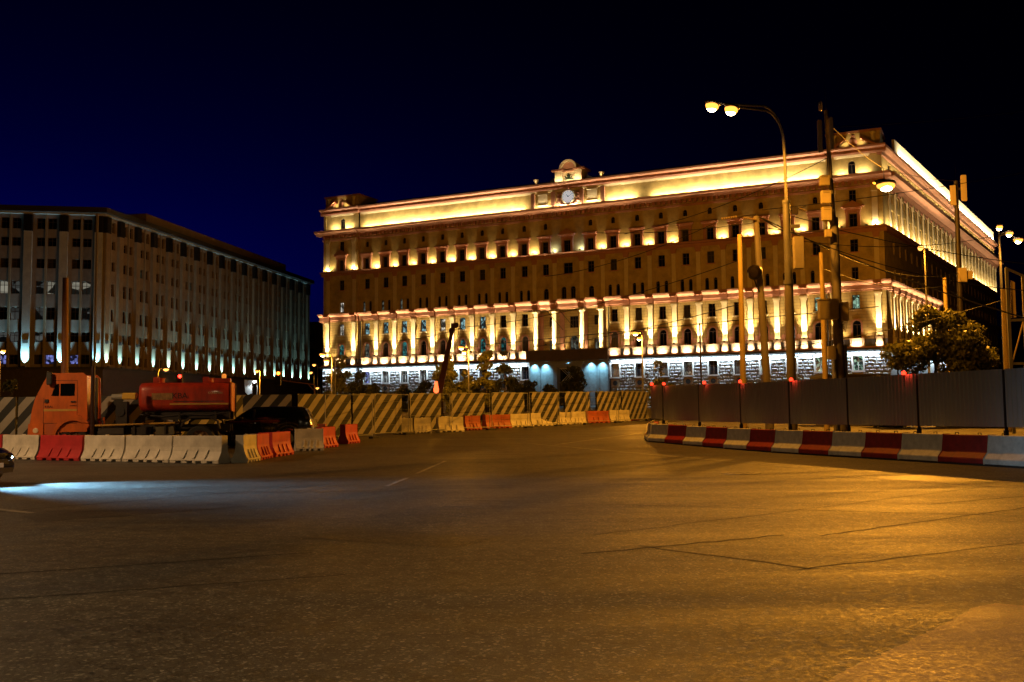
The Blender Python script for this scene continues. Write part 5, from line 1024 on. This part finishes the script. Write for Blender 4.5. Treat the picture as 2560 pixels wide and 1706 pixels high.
def make_car(label, loc, heading, paint, H=1.36, L=4.5, W=1.80, suv=False, lights=None, label_cat='car', plate=True):
    """x forward; wheels at +-wb/2"""
    t = thing('car', label, label_cat, loc, heading); wb = 0.595*L; xf, xr = wb/2+0.03, -wb/2+0.03; wr = 0.312 if not suv else 0.365; ar_ = wr+0.055
    hood = (0.80 if not suv else 0.98)*1.0; zb0 = 0.20 if not suv else 0.26
    top = [(-L/2,0.62*hood/0.8),(-L/2+0.1,0.93*hood/0.8),(-L/2+0.55,1.0*hood/0.8),(-0.75,0.985*hood/0.8),(0.75,0.955*hood/0.8),(1.1,0.94*hood/0.8),(L/2-0.55,0.80*hood/0.8),(L/2-0.12,0.68*hood/0.8),(L/2,0.52*hood/0.8)]
    wid = [(-L/2,0.66),(-L/2+0.12,0.80),(-L/2+0.6,0.885),(-0.6,0.9),(0.9,0.9),(L/2-0.6,0.88),(L/2-0.2,0.80),(L/2,0.60)]
    wsc = W/1.8; xs_ = sorted(set([-L/2+L*i/44 for i in range(45)] + [c+ar_*math.cos(R(a)) for c in (xf,xr) for a in range(0,181,15)] + [L/2-0.04,-L/2+0.04]))
    k = MB(); NP = 0; cols = []
    for x in xs_:
        zt = interp(top, x); w = interp(wid, x)*wsc; zb = zb0 + 0.10*sstep(L/2-0.5, L/2, x) + 0.12*sstep(-L/2+0.5, -L/2, x)
        for c in (xf, xr):
            if abs(x-c) < ar_: zb = max(zb, wr+math.sqrt(max(0, ar_*ar_-(x-c)**2))*0.98)
        zm = zb+(zt-zb)*0.5; sh = zt-0.05
        ring = [(0.0,zb+0.02),(w*0.75,zb+0.0),(w*0.965,zb+0.01),(w*1.0,min(zb+0.10,sh-0.05)),(w*1.0,zb+(sh-zb)*0.42),(w*0.985,zb+(sh-zb)*0.62),(w*1.0,zb+(sh-zb)*0.80),(w*0.965,sh),(w*0.90,zt-0.012),(w*0.6,zt+0.022),(0.0,zt+0.035)]
        cols.append([(x,-y,z) for y, z in ring] + [(x,y,z) for y, z in ring[-2:0:-1]])
    n = len(cols[0])
    for c in cols: k.v += c
    for i in range(len(cols)-1):
        for j in range(n): k.f.append((i*n+j, i*n+(j+1)%n, (i+1)*n+(j+1)%n, (i+1)*n+j))
    k.f.append(tuple(range(n))); k.f.append(tuple((len(cols)-1)*n+j for j in range(n-1,-1,-1)))
    k.obj('body', paint, t, smooth=True)
    # cabin
    A = [(-L/2+0.28,0.0),(-0.95,1.0),(0.15,1.0),(1.12,0.0)] if not suv else [(-L/2+0.12,0.0),(-L/2+0.5,1.0),(0.25,1.0),(1.05,0.0)]
    zbel = interp(top, 0.0)-0.02; wl, wu = 0.83*wsc, 0.60*wsc
    def cab(u, v): # u 0..1 along outline at height v (0 belt,1 roof): returns x
        return A[0][0]+(A[1][0]-A[0][0])*v, A[3][0]+(A[2][0]-A[3][0])*v
    shell = MB(); V = 6; rows = []
    for j in range(V+1):
        v = j/V; vv = v; xr_, xf_ = cab(0, vv); z = zbel+(H-zbel-0.03)*(1-(1-v)**1.35); wv = wl+(wu-wl)*v**1.3; row = []
        mfront = [(xf_, 0.0), (xf_-0.03, wv*0.55), (xf_-0.16, wv*0.92)]; mrear = [(xr_+0.14, wv*0.92), (xr_+0.03, wv*0.55), (xr_, 0.0)]
        side = [(xf_-0.45, wv), (0.5*(xf_+xr_)+0.05, wv*1.02), (xr_+0.45, wv)]
        half = mfront+side+mrear; row = [(x,-y,z) for x, y in half] + [(x,y,z) for x, y in half[-2:0:-1]]; rows.append(row)
    m_n = len(rows[0])
    for r_ in rows: shell.v += r_
    for j in range(V):
        for i in range(m_n): shell.f.append((j*m_n+i, j*m_n+(i+1)%m_n, (j+1)*m_n+(i+1)%m_n, (j+1)*m_n+i))
    b0 = V*m_n; ctr = len(shell.v); xr_, xf_ = cab(0,1); shell.v.append(((xf_+xr_)/2, 0, H))
    for i in range(m_n): shell.f.append((b0+i, b0+(i+1)%m_n, ctr))
    shell.obj('cabin', paint, t, smooth=True)
    # glazing: proud copies of shell patches
    def patch(nm, cols_, j0, j1, off=0.008):
        g_ = MB(); idx = cols_
        cen = Vector((0,0,H*0.75))
        for j in range(j0, j1+1):
            for i in idx:
                p = Vector(rows[j][i % m_n]); d = Vector((p.x-0.0, p.y*2.2, 0.25)).normalized(); g_.v.append(p+d*off)
        w_ = len(idx)
        for j in range(j1-j0):
            for i in range(w_-1): g_.f.append((j*w_+i, j*w_+i+1, (j+1)*w_+i+1, (j+1)*w_+i))
        return g_.obj(nm, cglass, t, smooth=True)
    patch('windscreen', [m_n-2, m_n-1, 0, 1, 2], 0, V-1); patch('rear_window', [6,7,8,9,10], 1, V-1)
    for s in (0, 1):
        f_ = (lambda i: i) if s == 0 else (lambda i: m_n-i)
        patch('side_window', [f_(2), f_(3), f_(4)], 1, V-1); patch('side_window', [f_(4), f_(5), f_(6)], 1, V-1)
        sg = -1 if s == 0 else 1
        MB().prism([(0.05,zbel),(0.13,zbel),(0.09,H-0.12),(0.03,H-0.12)], sg*wl*0.90, sg*(wl*1.0+0.0), 'y').obj('pillar', blackp, t)
        o = MB().ball((0,0,0), 0.09, 0.12, 0.075, 10, 6).obj('mirror', paint, t, (0.52,sg*(wl+0.10),zbel+0.07), smooth=True)
        for xx in (0.1,-0.85): MB().box(xx-0.1,xx+0.1,sg*(0.9*wsc)-0.02,sg*(0.9*wsc)+0.02,zbel-0.17,zbel-0.135).obj('door_handle', chrome, t)
        MB().tube([(-1.2,sg*(wl+0.012),zbel+0.02),(0.95,sg*(wl+0.03),zbel+0.02)], 0.012, 5).obj('chrome_strip', chrome, t)
        MB().box(-0.86,0.9,sg*0.895*wsc-0.012,sg*0.895*wsc+0.012,zb0+0.01,zb0+0.09).obj('sill', blackp, t)
        for xx in (-0.33,0.92,-1.12 if not suv else -1.3): MB().box(xx-0.004,xx+0.004,sg*0.9*wsc-0.006,sg*0.9*wsc+0.004,zb0+0.14,zbel-0.06).obj('door_seam', blackp, t)
        zl = interp(top, L/2-0.25)-0.10
        hs = MB(); hs.ball((0,0,0), 0.30, 0.10, 0.075, 14, 8); hs.obj('headlight_housing', blackp, t, (L/2-0.22,sg*0.63*wsc,zl-0.02), -sg*0.75, smooth=True)
        k = MB(); k.ball((0.0,-sg*0.0,0), 0.24, 0.085, 0.048, 16, 8); k.obj('headlight', glow('xenon_headlight', (0.55,0.82,1.0), 30.0) if lights else mat('clear_headlight', (0.5,0.5,0.5), 0.1, spec=0.8), t, (L/2-0.19,sg*0.63*wsc,zl-0.02), -sg*0.75, smooth=True)
        k = MB(); k.ball((0,0,0), 0.12, 0.16, 0.07, 12, 6); k.obj('tail_light', glow('tail_light_on', (1,0.02,0.02), 2.0) if lights else mat('red_lens', (0.25,0.01,0.01), 0.2), t, (-L/2+0.12,sg*0.62*wsc,zl+0.12), smooth=True)
        if lights: spot((L/2+0.06,sg*0.60*wsc,zl), (1.0,0.0,-0.15), lights, XENON, 62, t, 1.0, 0.06, 'headlight_beam')
        MB().ball((0,0,0), 0.05, 0.09, 0.05, 10, 6).obj('fog_lamp', glow('xenon_fog_lamp',(0.6,0.85,1.0),10.0) if lights else blackp, t, (L/2-0.06,sg*0.55*wsc,zb0+0.15), smooth=True)
    MB().box(L/2-0.06,L/2+0.02,-0.42,0.42,0.44*hood/0.8,0.56*hood/0.8).obj('grille', blackp, t, bevel=0.02); MB().box(L/2-0.08,L/2+0.015,-0.55,0.55,0.26,0.36).obj('air_intake', blackp, t)
    for q in range(3): MB().box(L/2+0.018,L/2+0.03,-0.4,0.4,(0.455+0.035*q)*hood/0.8,(0.463+0.035*q)*hood/0.8).obj('grille_bar', chrome, t)
    MB().box(L/2+0.02,L/2+0.034,-0.26,0.26,0.375,0.485*hood/0.8-0.005).obj('number_plate', mat('plate_white',(0.6,0.6,0.6),0.5), t)
    ty, rm = wheel_meshes(wr, 0.215)
    for x in (xf, xr):
        for s in (-1,1):
            w_ = link(None, 'wheel', t, (x,s*(0.86*wsc-0.09),wr+0.005)); w_.rotation_euler = (0,rnd.uniform(0,1),0 if s < 0 else math.pi); link(ty, 'tyre', w_); link(rm, 'rim', w_)
            MB().lathe([(ar_*0.97,-0.05),(ar_*0.97,0.35*0.6)], n=24, axis='y').obj('wheel_well', blackp, t, (x,s*0.60*wsc-(0.08 if s > 0 else 0.08),wr+0.01)) if False else None
    k = MB(); k.box(-L/2+0.4,L/2-0.4,-0.55*wsc,0.55*wsc,0.17,zb0+0.15); k.obj('underbody', blackp, t); return t
p_black = mat('black_metallic_paint', (0.005,0.008,0.018), 0.2, 0.0, coat=1.0, spec=0.5); p_dark = mat('dark_blue_paint', (0.008,0.012,0.03), 0.25, coat=1.0); p_blk2 = mat('black_car_paint', (0.005,0.005,0.006), 0.2, coat=1.0)
make_car('car nosing in at the left edge with one blue-white headlight', (-13.58,22.8,0.0), R(-18), p_dark, lights=4200.0, L=4.4, H=1.42)
make_car('black parked car behind the plastic barriers right of the truck', (-10.75,42.6,gz(42.6)), R(180), p_blk2, suv=True, H=1.72, L=4.7, W=1.9)

# ------------------------------------------------------------------ orange tanker truck (front towards -x)
org = mat('orange_truck_paint', (0.62,0.135,0.018), 0.35, coat=0.4, var=0.35, vscale=3.0, stretch=(1,1,0.35), col2=(0.36,0.085,0.02)); redt = mat('red_tank_paint', (0.42,0.035,0.012), 0.38, coat=0.3, var=0.4, vscale=3.0, stretch=(1.2,1,0.3), col2=(0.20,0.022,0.012)); orgd = mat('dull_orange_paint', (0.40,0.085,0.02), 0.5)
fram = mat('dark_chassis', (0.022,0.018,0.014), 0.7, var=0.4, vscale=4); yel = mat('yellow_side_guard', (0.50,0.30,0.05), 0.5, var=0.3, vscale=3); yelbox = mat('yellow_air_box', (0.65,0.42,0.06), 0.4)
T = thing('tanker_truck', 'orange watering truck with a red tank parked behind the plastic barriers', 'truck', (-17.79,37.45,gz(37.0)), R(11))
HW = 1.2
cabp = [(0.10,0.72),(0.06,1.22),(0.12,1.7),(0.22,2.12),(0.60,2.93),(0.72,3.0),(1.78,3.02),(1.88,2.92),(1.92,1.55),(1.92,0.95),(1.1,0.95)]
MB().prism(cabp, -HW+0.02, HW-0.02, 'y').obj('cab', org, T, bevel=0.05, seg=2, smooth=True)
MB().prism([(0.0,0.50),(-0.03,0.62),(0.0,1.18),(0.45,1.20),(0.45,0.50)], -HW-0.02, HW+0.02, 'y').obj('bumper', org, T, bevel=0.03)
for s in (-1,1):
    y = s*HW; d = -0.006 if s < 0 else 0.006; yo = y-s*0.02
    MB().prism([(0.72,2.22),(0.86,2.65),(0.98,2.67),(0.98,2.22)], yo-0.0, yo+s*0.012, 'y').obj('quarter_window', cglass, T); MB().prism([(1.03,2.22),(1.03,2.67),(1.52,2.67),(1.52,2.22)], yo, yo+s*0.012, 'y').obj('side_window', cglass, T)
    k = MB()
    for a, b, c_, e in ((0.46,0.47,1.22,2.15),(1.61,1.62,1.25,2.78),(0.47,1.61,1.215,1.23),(0.66,1.61,2.775,2.79)): k.box(a,b,min(yo,yo+s*0.008),max(yo,yo+s*0.008),c_,e)
    k.obj('door_seam', fram, T); MB().box(1.40,1.56,min(yo,yo+s*0.04),max(yo,yo+s*0.04),1.98,2.03).obj('door_handle', blackp, T)
    MB().box(0.47,1.6,min(yo,yo+s*0.007),max(yo,yo+s*0.007),1.66,1.74).obj('door_stripe', yel, T)
    # fender
    fa = MB(); n = 10; pts = [(1.50+0.72*math.cos(math.pi*(1-i/n*0.80)), 0.62+0.92*math.sin(math.pi*(1-i/n*0.80))) for i in range(n+1)]; inn = [(1.50+0.62*math.cos(math.pi*(1-i/n*0.80)), 0.62+0.70*math.sin(math.pi*(1-i/n*0.80))) for i in range(n+1)]
    pts += [(2.10,1.42),(2.10,1.2)]; fa.prism(pts+inn[::-1], s*(HW-0.35), s*(HW+0.07), 'y'); fa.obj('fender', org, T, smooth=True)
    MB().box(0.60,1.0,min(s*(HW-0.2),s*(HW+0.01)),max(s*(HW-0.2),s*(HW+0.01)),0.72,0.78).obj('cab_step', fram, T); MB().box(0.55,1.02,min(s*(HW-0.2),s*(HW)),max(s*(HW-0.2),s*HW),0.50,1.19).obj('step_well', orgd, T)
    MB().box(0.58,0.76,s*(HW+0.12)-0.05,s*(HW+0.12)+0.05,2.62,3.08).obj('mirror', blackp, T, bevel=0.02); MB().tube([(0.66,s*(HW-0.05),3.0),(0.6,s*(HW+0.1),3.1),(0.62,s*(HW+0.12),3.02)],0.018,5).obj('mirror_arm', blackp, T)
    MB().box(0.5,0.62,min(yo,yo+s*0.05),max(yo,yo+s*0.05),1.98,2.1).obj('side_marker', blackp, T)
    MB().box(-0.02,0.02,s*0.95-0.14,s*0.95+0.14,0.86,1.02).obj('headlight', mat('truck_headlight',(0.6,0.58,0.5),0.2,spec=0.7), T); MB().lathe([(0.09,-0.01),(0.1,0.01)], (0.22,s*(HW+0.03),0.96), 12, 'y').obj('turn_signal', mat('cream_lens',(0.7,0.6,0.42),0.3), T)
    ty, rm = wheel_meshes(0.54, 0.32, 8, mat('brown_truck_rim',(0.20,0.115,0.05),0.55,0.2,var=0.3,vscale=4), 'truck') if s == -1 else (ty, rm)
    for x, yy in ((1.50,HW-0.2),(5.95,HW-0.2)):
        w_ = link(None, 'wheel', T, (x,s*yy,0.54)); w_.rotation_euler = (0,0.3,0 if s < 0 else math.pi); link(ty, 'tyre', w_); link(rm, 'rim', w_)
    MB().tube([(2.25,s*(HW-0.02),1.12),(5.05,s*(HW-0.02),1.19)],0.035,6).obj('side_guard_rail', yel, T); MB().tube([(2.3,s*(HW-0.02),0.72),(5.0,s*(HW-0.02),0.74)],0.03,6).obj('side_guard_rail', fram, T)
    for xx in (2.5,3.6,4.7): MB().box(xx-0.03,xx+0.03,s*(HW-0.06)-0.02,s*(HW-0.06)+0.02,0.6,1.3).obj('side_guard_post', fram, T)
    MB().prism([(5.25,1.05),(5.32,1.25),(5.6,1.42),(6.3,1.42),(6.6,1.25),(6.68,0.95),(6.62,0.95),(6.55,1.22),(6.27,1.36),(5.63,1.36),(5.37,1.2),(5.3,1.05)], s*(HW-0.4), s*(HW+0.0), 'y').obj('mudguard', fram, T)
MB().prism([(0.19,2.2),(0.215,2.2),(0.56,2.9),(0.535,2.9)], -HW+0.12, HW-0.12, 'y').obj('windscreen', cglass, T)
MB().prism([(0.16,2.2),(0.205,2.2),(0.205,2.16),(0.15,2.12)], -HW+0.06, HW-0.06, 'y').obj('windscreen_seal', blackp, T)
for yy in (-0.6,0.1): MB().tube([(0.18,yy,2.2),(0.36,yy+0.4,2.6)],0.012,4).obj('wiper', blackp, T)
MB().box(0.02,0.08,-0.85,0.85,1.3,1.62).obj('grille', orgd, T)
for s in (-1,1): MB().box(2.0,7.0,s*0.42-0.05,s*0.42+0.05,0.85,1.12).obj('chassis_rail', fram, T)
for x in (1.5,5.95): MB().cyl((x,-0.95,0.54),(x,0.95,0.54),0.11,0.11,10).obj('axle', fram, T)
MB().cyl((2.35,-0.95,0.82),(3.25,-0.95,0.82),0.28,0.28,16).obj('fuel_tank', fram, T); MB().box(3.5,4.2,-1.1,-0.6,0.55,1.05).obj('battery_box', fram, T); MB().box(4.35,5.0,-1.08,-0.5,0.5,1.1).obj('pump_housing', mat('olive_pump',(0.10,0.09,0.05),0.6,var=0.3,vscale=4), T)
MB().box(2.05,2.25,-1.0,-0.75,0.9,2.9).obj('exhaust_stack', fram, T); MB().cyl((2.7,-0.6,2.18),(3.1,-0.6,2.18),0.11,0.13,14).obj('air_intake_pipe', mat('grey_pipe',(0.25,0.25,0.22),0.5), T, smooth=True); MB().box(3.1,3.6,-0.85,-0.35,2.08,2.33).obj('air_filter_box', yelbox, T, bevel=0.03)
MB().box(2.9,3.3,-0.9,-0.4,1.15,2.0).obj('spare_bracket', fram, T); MB().lathe([(0.17,-0.02),(0.17,0.02)], (3.05,-0.92,1.62), 16, 'y').obj('hose_port', blackp, T)
for s in (-1,1):
    for q in range(6): MB().box(7.09,7.12,s*0.16-0.02+0.5,s*0.16+0.02+0.5,1.35,2.7).obj('ladder_rail', fram, T) if q == 0 else None
for q in range(5): MB().box(7.09,7.12,0.36,0.64,1.45+q*0.28,1.48+q*0.28).obj('ladder_rung', fram, T)
MB().tube([(3.8,-1.13,1.5),(4.6,-1.16,1.42),(5.4,-1.15,1.5),(6.2,-1.16,1.46),(6.9,-1.13,1.55)],0.045,8).obj('hose', blackp, T, smooth=True)
for x in (4.1,5.2,6.5): MB().box(x-0.03,x+0.03,-1.2,-0.9,1.36,1.6).obj('hose_bracket', fram, T)
# tank: rounded box section
def rsec(w, z0, z1, r, n=5):
    pts = []
    for cx, cz, a0 in ((w-r,z1-r,0),(-w+r,z1-r,90),(-w+r,z0+r,180),(w-r,z0+r,270)):
        for i in range(n+1): a = R(a0+90*i/n); pts.append((cx+r*math.cos(a), cz+r*math.sin(a)))
    return pts
k = MB(); ss = [(3.72,0.97,1.75,2.62),(3.78,1.06,1.66,2.68),(3.9,1.1,1.62,2.7),(4.25,1.12,1.62,2.7),(6.75,1.12,1.62,2.7),(6.95,1.08,1.65,2.68),(7.02,0.98,1.75,2.6)]; nn = None
for x, w, a, b in ss:
    r_ = rsec(w, a, b, 0.30); nn = len(r_); k.v += [(x,y,z) for y, z in r_]
for i in range(len(ss)-1):
    for j in range(nn): k.f.append((i*nn+j,i*nn+(j+1)%nn,(i+1)*nn+(j+1)%nn,(i+1)*nn+j))
k.f.append(tuple(range(nn))); k.f.append(tuple((len(ss)-1)*nn+j for j in range(nn-1,-1,-1))); TK = k.obj('tank', redt, T, smooth=True)
k = MB(); k.prism([(y*1.0,z) for y, z in rsec(1.06,1.60,2.70,0.32)], 7.02, 7.07, 'x'); k.obj('tank_end_ring', orgd, TK)
for x in (4.3,6.1): MB().lathe([(0.2,2.68),(0.2,2.86),(0.23,2.87),(0.23,2.9)], (x,0,0), 14).obj('hatch', redt, TK); MB().box(x-0.11,x+0.11,-0.75,-0.7,2.68,2.92).obj('lifting_lug', redt, TK)
MB().box(6.4,7.0,-0.9,-0.3,2.70,2.86).obj('walkway', redt, TK); k = MB().lathe([(0.08,2.86),(0.09,2.98),(0.05,3.04)], (6.75,-0.6,0), 12); k.obj('beacon', mat('amber_lens',(0.7,0.25,0.03),0.2,emit=(1,0.35,0.05),estr=0.6), TK)
for s in (-1,1):
    MB().box(3.95,7.0,s*0.8-0.06,s*0.8+0.06,1.3,1.64).obj('tank_cradle', fram, T)
MB().box(4.85,6.98,-1.131,-1.126,1.86,1.92).obj('reflective_stripe', yel, TK)
MB().box(4.2,4.95,-1.131,-1.126,2.05,2.3).obj('decal', mat('faded_decal',(0.30,0.16,0.05),0.6,var=0.6,vscale=9), TK); MB().box(4.98,6.8,-1.130,-1.126,1.975,2.0).obj('lettering_line', blk, TK)
lt = mat('dark_lettering', (0.02,0.008,0.008), 0.6); lw_ = mat('pale_lettering', (0.60,0.42,0.25), 0.6)
def lettering(s, size, x, z, y, m_, parent):
    o = link(text_mesh(s, size, 'lettering', m_), 'lettering', parent, (x,y,z)); o.rotation_euler = (R(90),0,0); return o
lettering('KBA', 0.30, 4.92, 2.1, -1.13, lt, TK); lettering('i', 0.2, 5.48, 2.1, -1.13, lt, TK); lettering('KO-829A1', 0.12, 6.22, 2.26, -1.13, lw_, TK)
lettering('KBAi', 0.13, 0.5, 1.78, -HW+0.014, lt, T); lettering('KAMA3', 0.07, 1.36, 1.84, -HW+0.014, lt, T)
# ------------------------------------------------------------------ trees and shrubs
import numpy as np
def leafmat(name, a, b):
    m = bpy.data.materials.new(name); m.use_nodes = True; nt = m.node_tree; bs = nt.nodes['Principled BSDF']; N = nt.nodes.new; Lk = nt.links.new
    tc = N('ShaderNodeTexCoord'); no = N('ShaderNodeTexNoise'); no.inputs['Scale'].default_value = 2.2; no.inputs['Detail'].default_value = 3; Lk(tc.outputs['Object'], no.inputs['Vector'])
    mx = N('ShaderNodeMixRGB'); mx.inputs[1].default_value = (*a,1); mx.inputs[2].default_value = (*b,1); Lk(no.outputs['Fac'], mx.inputs[0]); Lk(mx.outputs[0], bs.inputs['Base Color'])
    bs.inputs['Roughness'].default_value = 0.45; bs.inputs['Specular IOR Level'].default_value = 0.5
    tr = N('ShaderNodeBsdfTranslucent'); Lk(mx.outputs[0], tr.inputs[0]); ms = N('ShaderNodeMixShader'); ms.inputs[0].default_value = 0.3; out = nt.nodes['Material Output']
    Lk(bs.outputs[0], ms.inputs[1]); Lk(tr.outputs[0], ms.inputs[2]); Lk(ms.outputs[0], out.inputs[0]); MAT[name] = m; return m
leaf_a = leafmat('linden_leaf', (0.07,0.085,0.018), (0.13,0.115,0.026)); leaf_b = leafmat('dark_shrub_leaf', (0.03,0.045,0.014), (0.065,0.06,0.02)); bark = mat('bark', (0.06,0.045,0.03), 0.9, var=0.4, vscale=5, bump=0.6, bscale=18)
def leaves(mesh_name, clumps, n, size, m_, seed):
    g_ = np.random.default_rng(seed); c = np.array([q[0] for q in clumps]); rr = np.array([q[1] for q in clumps]); w = rr.prod(axis=1); idx = g_.choice(len(clumps), n, p=w/w.sum())
    d = g_.normal(size=(n,3)); d /= np.linalg.norm(d, axis=1)[:,None]; rad = g_.uniform(0.25,1.0,n)**0.45
    p = c[idx]+d*rr[idx]*rad[:,None]*g_.uniform(0.85,1.12,(n,1)); nrm = d*0.6+g_.normal(size=(n,3))*0.7; nrm /= np.linalg.norm(nrm, axis=1)[:,None]
    a = np.cross(nrm, g_.normal(size=(n,3))); a /= np.linalg.norm(a, axis=1)[:,None]; b = np.cross(nrm, a); s = size*g_.uniform(0.6,1.35,n)[:,None]
    v = np.empty((n,4,3)); v[:,0] = p-a*s*0.9; v[:,1] = p+b*s*0.5-a*s*0.1; v[:,2] = p+a*s+nrm*s*0.15; v[:,3] = p-b*s*0.5-a*s*0.1
    me = bpy.data.meshes.new(mesh_name); me.vertices.add(n*4); me.vertices.foreach_set('co', v.reshape(-1)); me.loops.add(n*4); me.loops.foreach_set('vertex_index', np.arange(n*4, dtype=np.int32)); me.polygons.add(n); me.polygons.foreach_set('loop_start', np.arange(0,n*4,4,dtype=np.int32)); me.update(calc_edges=True); me.materials.append(m_); return me
def tree(label, x, y, h, rw_, trunk, n, size, m_=None, seed=1, clear=0.25, shape='round', name='tree', nc=26):
    g_ = random.Random(seed); t = thing(name, label, 'tree' if name == 'tree' else 'shrub', (x,y,gz(y)-0.03)); cl = []
    for i in range(nc):
        u = g_.random(); zz = clear+(1-clear)*u
        prof_ = math.sin(math.pi*min(1,(u*0.82+0.18)))**0.7 if shape == 'round' else (1-u)**0.8*0.95+0.08
        a = g_.uniform(0,2*math.pi); q = math.sqrt(g_.random())*rw_*prof_*0.8; rr = rw_*g_.uniform(0.2,0.42)*(0.6+0.4*prof_)
        cl.append(((q*math.cos(a), q*math.sin(a), h*zz-rr*0.3), (rr,rr,rr*0.75)))
    tk = MB(); tk.tube([(0,0,0),(g_.uniform(-.05,.05),0.02,h*0.3),(g_.uniform(-.12,.12),0.05,h*0.62),(g_.uniform(-.15,.15),0,h*0.9)], trunk, 8, trunk*0.25); T_ = tk.obj('trunk', bark, t, smooth=True)
    for i in range(7):
        c = cl[i*3 % nc][0]; zs = max(h*0.2, c[2]*0.6); b_ = MB(); b_.tube([(0,0,zs),(c[0]*0.45,c[1]*0.45,zs+(c[2]-zs)*0.6),c], trunk*0.4, 5, trunk*0.1); b_.obj('limb', bark, T_)
    link(leaves('crown', cl, n, size, m_ or leaf_a, seed), 'crown', t); return t
tree('big round tree rising over the grey fence at the right', 24.9, 58.5, 7.2, 3.0, 0.16, 14000, 0.15, leaf_a, 3, 0.1, nc=34)
tree('smaller tree crowding the big one on its left, over the grey fence', 22.2, 57.0, 4.9, 2.2, 0.1, 7000, 0.14, leaf_a, 4, 0.1)
tree('tree filling the space between the big tree and the stout yellow pole', 27.6, 59.5, 6.2, 2.2, 0.12, 8000, 0.14, leaf_a, 5, 0.1)
tree('tree cut by the right edge beyond the lattice frame', 30.3, 55.0, 8.0, 2.4, 0.14, 5000, 0.13, leaf_a, 6, 0.12)
tree('pointed young tree at the floodlit building\'s left corner', -21.8, 126.0, 7.2, 2.6, 0.12, 6500, 0.2, leaf_a, 7, 0.08, 'cone')
tree('bushy dark tree beside the pointed one at the left corner', -19.2, 127.0, 5.2, 2.5, 0.1, 5000, 0.2, leaf_b, 8, 0.05)
tree('lit young tree with a pointed top just right of the crane boom', -7.6, 112.0, 7.2, 2.4, 0.1, 6500, 0.2, leaf_a, 9, 0.08, 'cone')
tree('low bushy tree beneath the twin lamp left of the entrance', -5.4, 113.0, 4.6, 2.4, 0.1, 5000, 0.2, leaf_a, 10, 0.05)
tree('lit tree with a ragged double top right of the twin lamp', -2.9, 111.0, 6.7, 2.5, 0.11, 6500, 0.2, leaf_a, 11, 0.08, 'cone')
tree('darker tree leaning against the ragged double-topped one', -0.9, 113.0, 6.9, 2.2, 0.1, 5000, 0.2, leaf_b, 12, 0.08, 'cone')
tree('dark rounded tree before the entrance portal', 8.3, 132.0, 5.6, 2.7, 0.1, 5500, 0.2, leaf_b, 13, 0.05)
tree('brownish tree beside the slim lamp post right of the entrance', 13.6, 92.5, 5.0, 1.75, 0.09, 3500, 0.12, leaf_a, 14, 0.15, 'cone')
for i, (x, y, h, w_, lb) in enumerate(((-17.0,124.0,3.4,1.9,'low dark shrub under the violet window'),(-13.6,122.0,3.2,1.9,'low dark shrub midway between the left corner and the crane'),(-10.6,121.0,3.6,1.8,'low dark shrub just left of the crane boom'),(2.0,118.0,3.6,1.9,'low dark shrub right of the darker leaning tree'),(4.4,121.0,3.3,1.6,'low dark shrub left of the entrance portal'),(16.0,100.0,3.0,1.5,'low shrub at the grey fence\'s far end, below the brownish tree'))):
    tree(lb, x, y, h, w_*1.35, 0.06, 3200, 0.19, leaf_b, 20+i, 0.02, name='shrub', nc=14)
tree('leafy shrub behind the striped hoarding left of the truck', -22.6, 45.0, 3.0, 1.1, 0.05, 1800, 0.09, leaf_a, 30, 0.05, name='shrub', nc=14)
tree('second leafy shrub behind the hoarding, nearer the truck\'s cab', -20.9, 45.6, 2.9, 0.9, 0.05, 1400, 0.09, leaf_a, 31, 0.05, name='shrub', nc=12)
